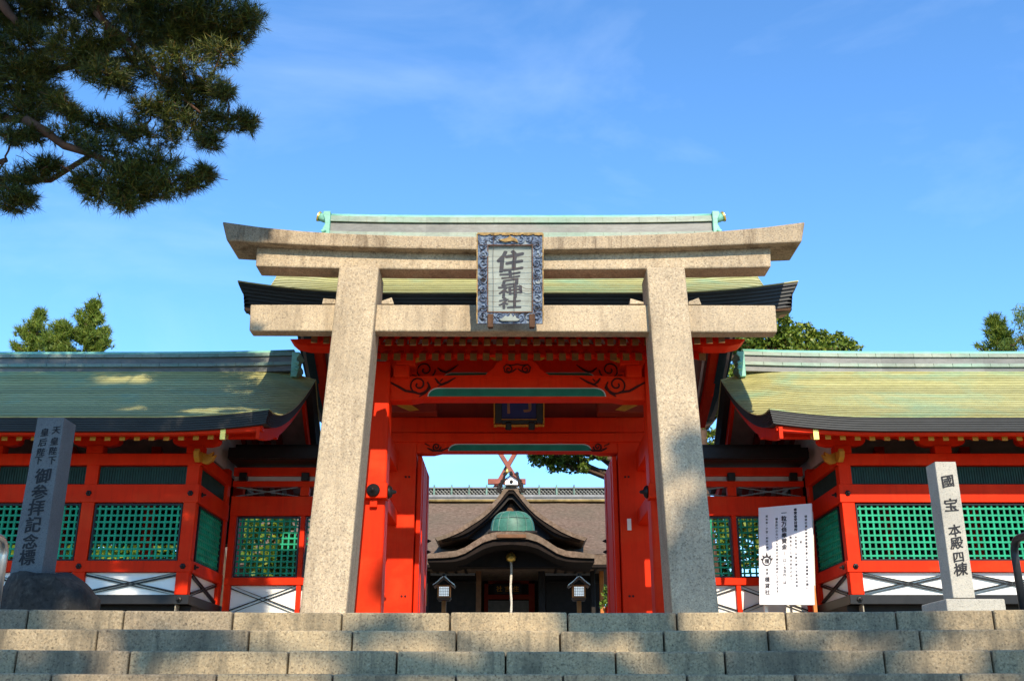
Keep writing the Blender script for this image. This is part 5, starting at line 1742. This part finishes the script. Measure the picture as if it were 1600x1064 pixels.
    for (p, r) in hubs:
        h = Vector(at(*p, YP + .15)); H.append(h)
        t = min(range(len(tr)), key=lambda i: abs(tr[i].z - (h.z - .5)))
        limb(m, wander(tr[t], h, 6, .10, rnd), r * 1.2, r * .55)
    nodes = list(H)
    todo = sorted(ends, key=lambda e: min((q - e).length for q in H))
    for e in todo:
        h = min(nodes, key=lambda q: (q - e).length)
        d = (h - e).length
        limb(m, wander(h, e, 5, .05, rnd), .010 + .012 * min(1, d), .007, 6)
        nodes.append(e)
        for _ in range(4):
            q = e + Vector((rnd.uniform(-.2, .2), rnd.uniform(-.2, .2), rnd.uniform(-.06, .10)))
            limb(m, wander(e, q, 3, .03, rnd), .007, .003, 5)
    # visible long dark branch running down to the lower pads
    limb(m, [Vector(at(*p, YP - .05)) for p in ((40, 188), (70, 205), (100, 228), (140, 240), (175, 255), (215, 262), (255, 258))], .055, .015, 8)
    limb(m, [Vector(at(*p, YP - .05)) for p in ((-10, -20), (2, 5), (14, 22), (22, 30), (26, 40))], .07, .03, 8)
    limb(m, [Vector(at(*p, YP + .0)) for p in ((150, 20), (175, 45), (200, 62), (240, 110), (280, 150), (330, 190))], .04, .012, 8)
    m.build('branches', M['bark_pine'], root, smooth=True)
front_pine()

def tree(name, label, cat, base, clumps, per, size, mat, trunk_r, seed, group=None, limbs=True, bark='bark', aspect=.6):
    rnd = random.Random(seed); rng = np.random.default_rng(seed)
    base = Vector(base)
    root = thing(name, label, cat, base, group)
    V, F = leaf_cards(clumps, per, size, rng, .7, aspect)
    fast_mesh('crown', V, F, M[mat], root)
    cz = [c[2] for c in clumps]; mx = sum(c[0] for c in clumps) / len(clumps); my = sum(c[1] for c in clumps) / len(clumps)
    zt = max(cz) - .1 * (max(cz) - base.z)
    axis = [base + Vector((0, 0, -.1))] + [base.lerp(Vector((mx, my, zt)), t) + Vector((rnd.uniform(-.12, .12), rnd.uniform(-.12, .12), 0)) for t in (.25, .5, .75, 1)]
    m = MB(); limb(m, axis, trunk_r, trunk_r * .3, 10)
    for c in clumps:
        e = Vector(c[:3])
        cand = [a for a in axis if a.z < e.z + .2] or axis[:2]
        h = max(cand, key=lambda a: a.z)
        limb(m, wander(h, e, 5, .12, rnd), trunk_r * .32, trunk_r * .08, 6)
    m.build('trunk', M[bark], root, smooth=True)
    return root

def clump_px(L, Y):
    out = []
    for (px, py, hw, hh) in L:
        c = at(px, py, Y); s = (Y * CT + (c[2] - EYE) * ST) / FPX
        out.append((c[0], Y + (px * 7 % 11 - 5) * .06, c[2], hw * s, hw * s * .9, hh * s))
    return out

# conifers whose tops rise over the left wing
def conifer(px, top, wd, Y, seed, label, grp):
    rnd = random.Random(seed); rng = np.random.default_rng(seed)
    x, _, zt = at(px, top, Y); s = (Y * CT + (zt - EYE) * ST) / FPX
    root = thing('conifer', label, 'conifer', (x, Y, ZP), grp)
    P, A = [], []
    m = MB()
    limb(m, [(x, Y, ZP - .1), (x + .1, Y, (ZP + zt) / 2), (x, Y, zt - .05)], .2, .015, 8)
    H = zt - ZP
    z = zt - .08
    k = 0
    while z > ZP + 1.6:
        f = (zt - z) * .62 * rnd.uniform(.6, 1.25) + .05
        f = min(f, wd * s * 1.15)
        nb_ = 5 + int(f * 3)
        for j in range(nb_):
            a = rnd.uniform(0, 6.283); L = f * rnd.uniform(.55, 1.12)
            e = Vector((x + L * math.cos(a), Y + L * math.sin(a), z + L * rnd.uniform(.25, .6)))
            limb(m, wander((x, Y, z), e, 3, .03, rnd), .02 + .01 * L, .006, 5)
            nn = int(10 + 34 * L)
            for q in range(nn):
                t = rnd.uniform(.25, 1.05)
                p = Vector((x, Y, z)).lerp(e, t) + Vector((rnd.gauss(0, .06), rnd.gauss(0, .06), rnd.gauss(0.02, .06)))
                P.append(p); A.append((e - Vector((x, Y, z))).normalized() * .5 + Vector((0, 0, .6)))
        z -= .20 + .16 * min(1, (zt - z) / 2); k += 1
    A = np.array([list(a) for a in A]); A /= np.linalg.norm(A, axis=1)[:, None]
    V, F = needle_tufts(np.array([list(p) for p in P]), A, rng, 12, .17, .026, .8)
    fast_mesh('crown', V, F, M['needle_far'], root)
    m.build('trunk', M['bark'], root)
G1 = 'trees behind the shrine buildings'
conifer(148, 476, 40, 27, 5, 'tallest bright green conifer top poking over the left wing\'s ridge', G1)
conifer(63, 490, 26, 28, 6, 'thin dark conifer top left of the taller one over the left wing', G1)
conifer(98, 508, 24, 26.5, 9, 'short rounded conifer top between two taller ones over the left wing', G1)
conifer(1553, 500, 22, 27, 12, 'slender spiky conifer top over the right wing near the photo\'s edge', G1)
tree('pine_tree', 'dark pine top at the far right edge above the right wing\'s ridge', 'pine tree', at(1640, 957, 26)[:2] + (ZP,),
     clump_px([(1592, 500, 17, 20), (1620, 490, 28, 22), (1600, 530, 22, 14), (1575, 541, 24, 10), (1660, 520, 40, 30), (1650, 480, 25, 20), (1630, 560, 50, 20)], 26), 700, .13, 'needle_far', .22, 14, G1, aspect=.16)
tree('camphor_tree', 'large rounded evergreen between gate and right wing, also hanging into the doorway view', 'tree', at(1100, 957, 24)[:2] + (ZP,),
     clump_px([(1215, 510, 22, 18), (1228, 535, 30, 16), (1192, 525, 30, 22), (1255, 522, 26, 22), (1282, 530, 28, 20), (1312, 530, 22, 17), (1322, 545, 20, 12), (1260, 555, 60, 16), (1165, 540, 30, 24), (1180, 580, 45, 30), (1130, 600, 30, 26), (1112, 690, 22, 26), (1120, 720, 26, 20), (1135, 640, 25, 22),
               (850, 712, 26, 12), (872, 722, 20, 13), (893, 708, 26, 14), (905, 722, 18, 14), (912, 732, 10, 8), (932, 712, 18, 12), (840, 704, 18, 8), (880, 690, 60, 12), (960, 700, 30, 16), (1010, 690, 40, 22), (1060, 660, 40, 30)], 24), 1150, .10, 'leaf', .34, 15, G1)
# garden trees glimpsed through the lattices
for i, (px, py, hw, hh, Y, mt, lb) in enumerate((
        (60, 850, 75, 60, 22.5, 'leaf_bright', 'leafy tree glimpsed through the leftmost lattice behind the dark monument'),
        (225, 850, 70, 55, 21.5, 'leaf_bright', 'leafy tree glimpsed through the left wing\'s widest unobstructed lattice'),
        (425, 855, 60, 65, 21.0, 'leaf_bright', 'sunny leafy tree glimpsed through the lattice wall left of the gate'),
        (150, 860, 70, 50, 24.5, 'leaf_bright', 'leafy tree glimpsed low between the dark monument and the left wing\'s corner'),
        (1135, 850, 30, 60, 25.0, 'leaf_bright', 'leafy tree glimpsed just right of the right stone pillar through the lattice'),
        (350, 800, 50, 55, 24.0, 'leaf', 'darker leafy tree behind the left wing\'s side lattice'),
        (1195, 840, 50, 60, 23.0, 'leaf', 'leafy tree glimpsed through the lattice wall right of the gate'),
        (1400, 880, 90, 40, 23.0, 'leaf', 'leafy tree glimpsed low through the right wing\'s bright green lattice'))):
    rnd = random.Random(40 + i)
    L = [(px + rnd.uniform(-.7, .7) * hw, py + rnd.uniform(-.7, .8) * hh, hw * rnd.uniform(.3, .5), hh * rnd.uniform(.25, .4)) for _ in range(16)]
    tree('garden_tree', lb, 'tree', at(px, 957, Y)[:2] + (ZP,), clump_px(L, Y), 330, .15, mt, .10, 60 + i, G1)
tree('shrub', 'bright green shrub seen low past the gate\'s right door leaf', 'shrub', at(952, 957, 27)[:2] + (ZP,), clump_px([(950, 925, 10, 14), (956, 940, 12, 14), (962, 915, 10, 12), (945, 945, 8, 10)], 27), 600, .10, 'leaf_bright', .04, 80)

# ------------------------------------------------------------------ tall trees behind the viewer that dapple the steps
def shade_tree(label, base, targets, seed, per=150, size=.30):
    """a tall tree towards the sun; each clump stands on the sun's ray through a spot the photo shows in shade"""
    C = []
    for (x, y, z, r, back) in targets:
        s = (y - back) / (-SDIR.y)
        p = Vector((x, y, z)) + SDIR * s
        C.append((p.x, p.y, p.z, r * 1.05, r * 1.05, r * .62))
    return tree('shade_tree', label, 'tree', base, C, per, size, 'leaf', .45, seed, 'tall trees behind the viewer', bark='bark_pine')
shade_tree('tall tree behind the viewer on the left, shading the left wing and dark monument', (-2.5, -10, 0), [
    (-7.5, 13.8, 5.6, 1.25, -9), (-6.2, 14.4, 6.0, 1.0, -10), (-5.1, 14.9, 6.3, .62, -9.5), (-8.6, 14.5, 5.8, 1.2, -11), (-6.6, 13.6, 5.15, .7, -8.6), (-9.2, 13.6, 5.0, 1.0, -8), (-8.0, 13.6, 5.2, .9, -12), (-7.2, 14.8, 6.3, .9, -12), (-3.9, 15.2, 6.1, .28, -10),
    (-4.9, 10, 3.2, .8, -9), (-5.0, 10, 4.1, .75, -10), (-4.75, 10, 2.6, .7, -8.5), (-4.7, 10, 3.7, .6, -11),
    (-6.3, 14.6, 4.0, .9, -9), (-7.6, 14.6, 4.2, 1.1, -10), (-6.0, 14.6, 3.3, .5, -11), (-7.0, 14.6, 3.4, .6, -11)], 91)
shade_tree('tall tree behind the viewer on the right, dappling the steps', (4.6, -10, 0), [
    (2.15, 12, 2.9, .6, -9), (2.3, 12, 3.5, .45, -9.5), (.8, 8.2, 2.15, .42, -9), (2.7, 8.1, 2.1, .42, -10), (4.3, 8.0, 2.1, .5, -10), (.1, 7.6, 1.8, .4, -9.4), (1.75, 7.7, 1.85, .40, -9.7), (3.6, 7.3, 1.7, .5, -9.1), (2.5, 7.2, 1.65, .36, -9.5), (-2.4, 7.7, 1.95, .36, -9), (-3.9, 8.1, 2.2, .45, -9.6), (-3.2, 7.3, 1.7, .36, -9), (-1.0, 8.0, 2.1, .28, -10), (-.9, 7.3, 1.7, .3, -10),
    (-1.5, 13.9, 3.15, .33, -9.5), (1.95, 13.9, 3.2, .36, -9.3), (2.4, 12.0, 2.5, .4, -10)], 92)
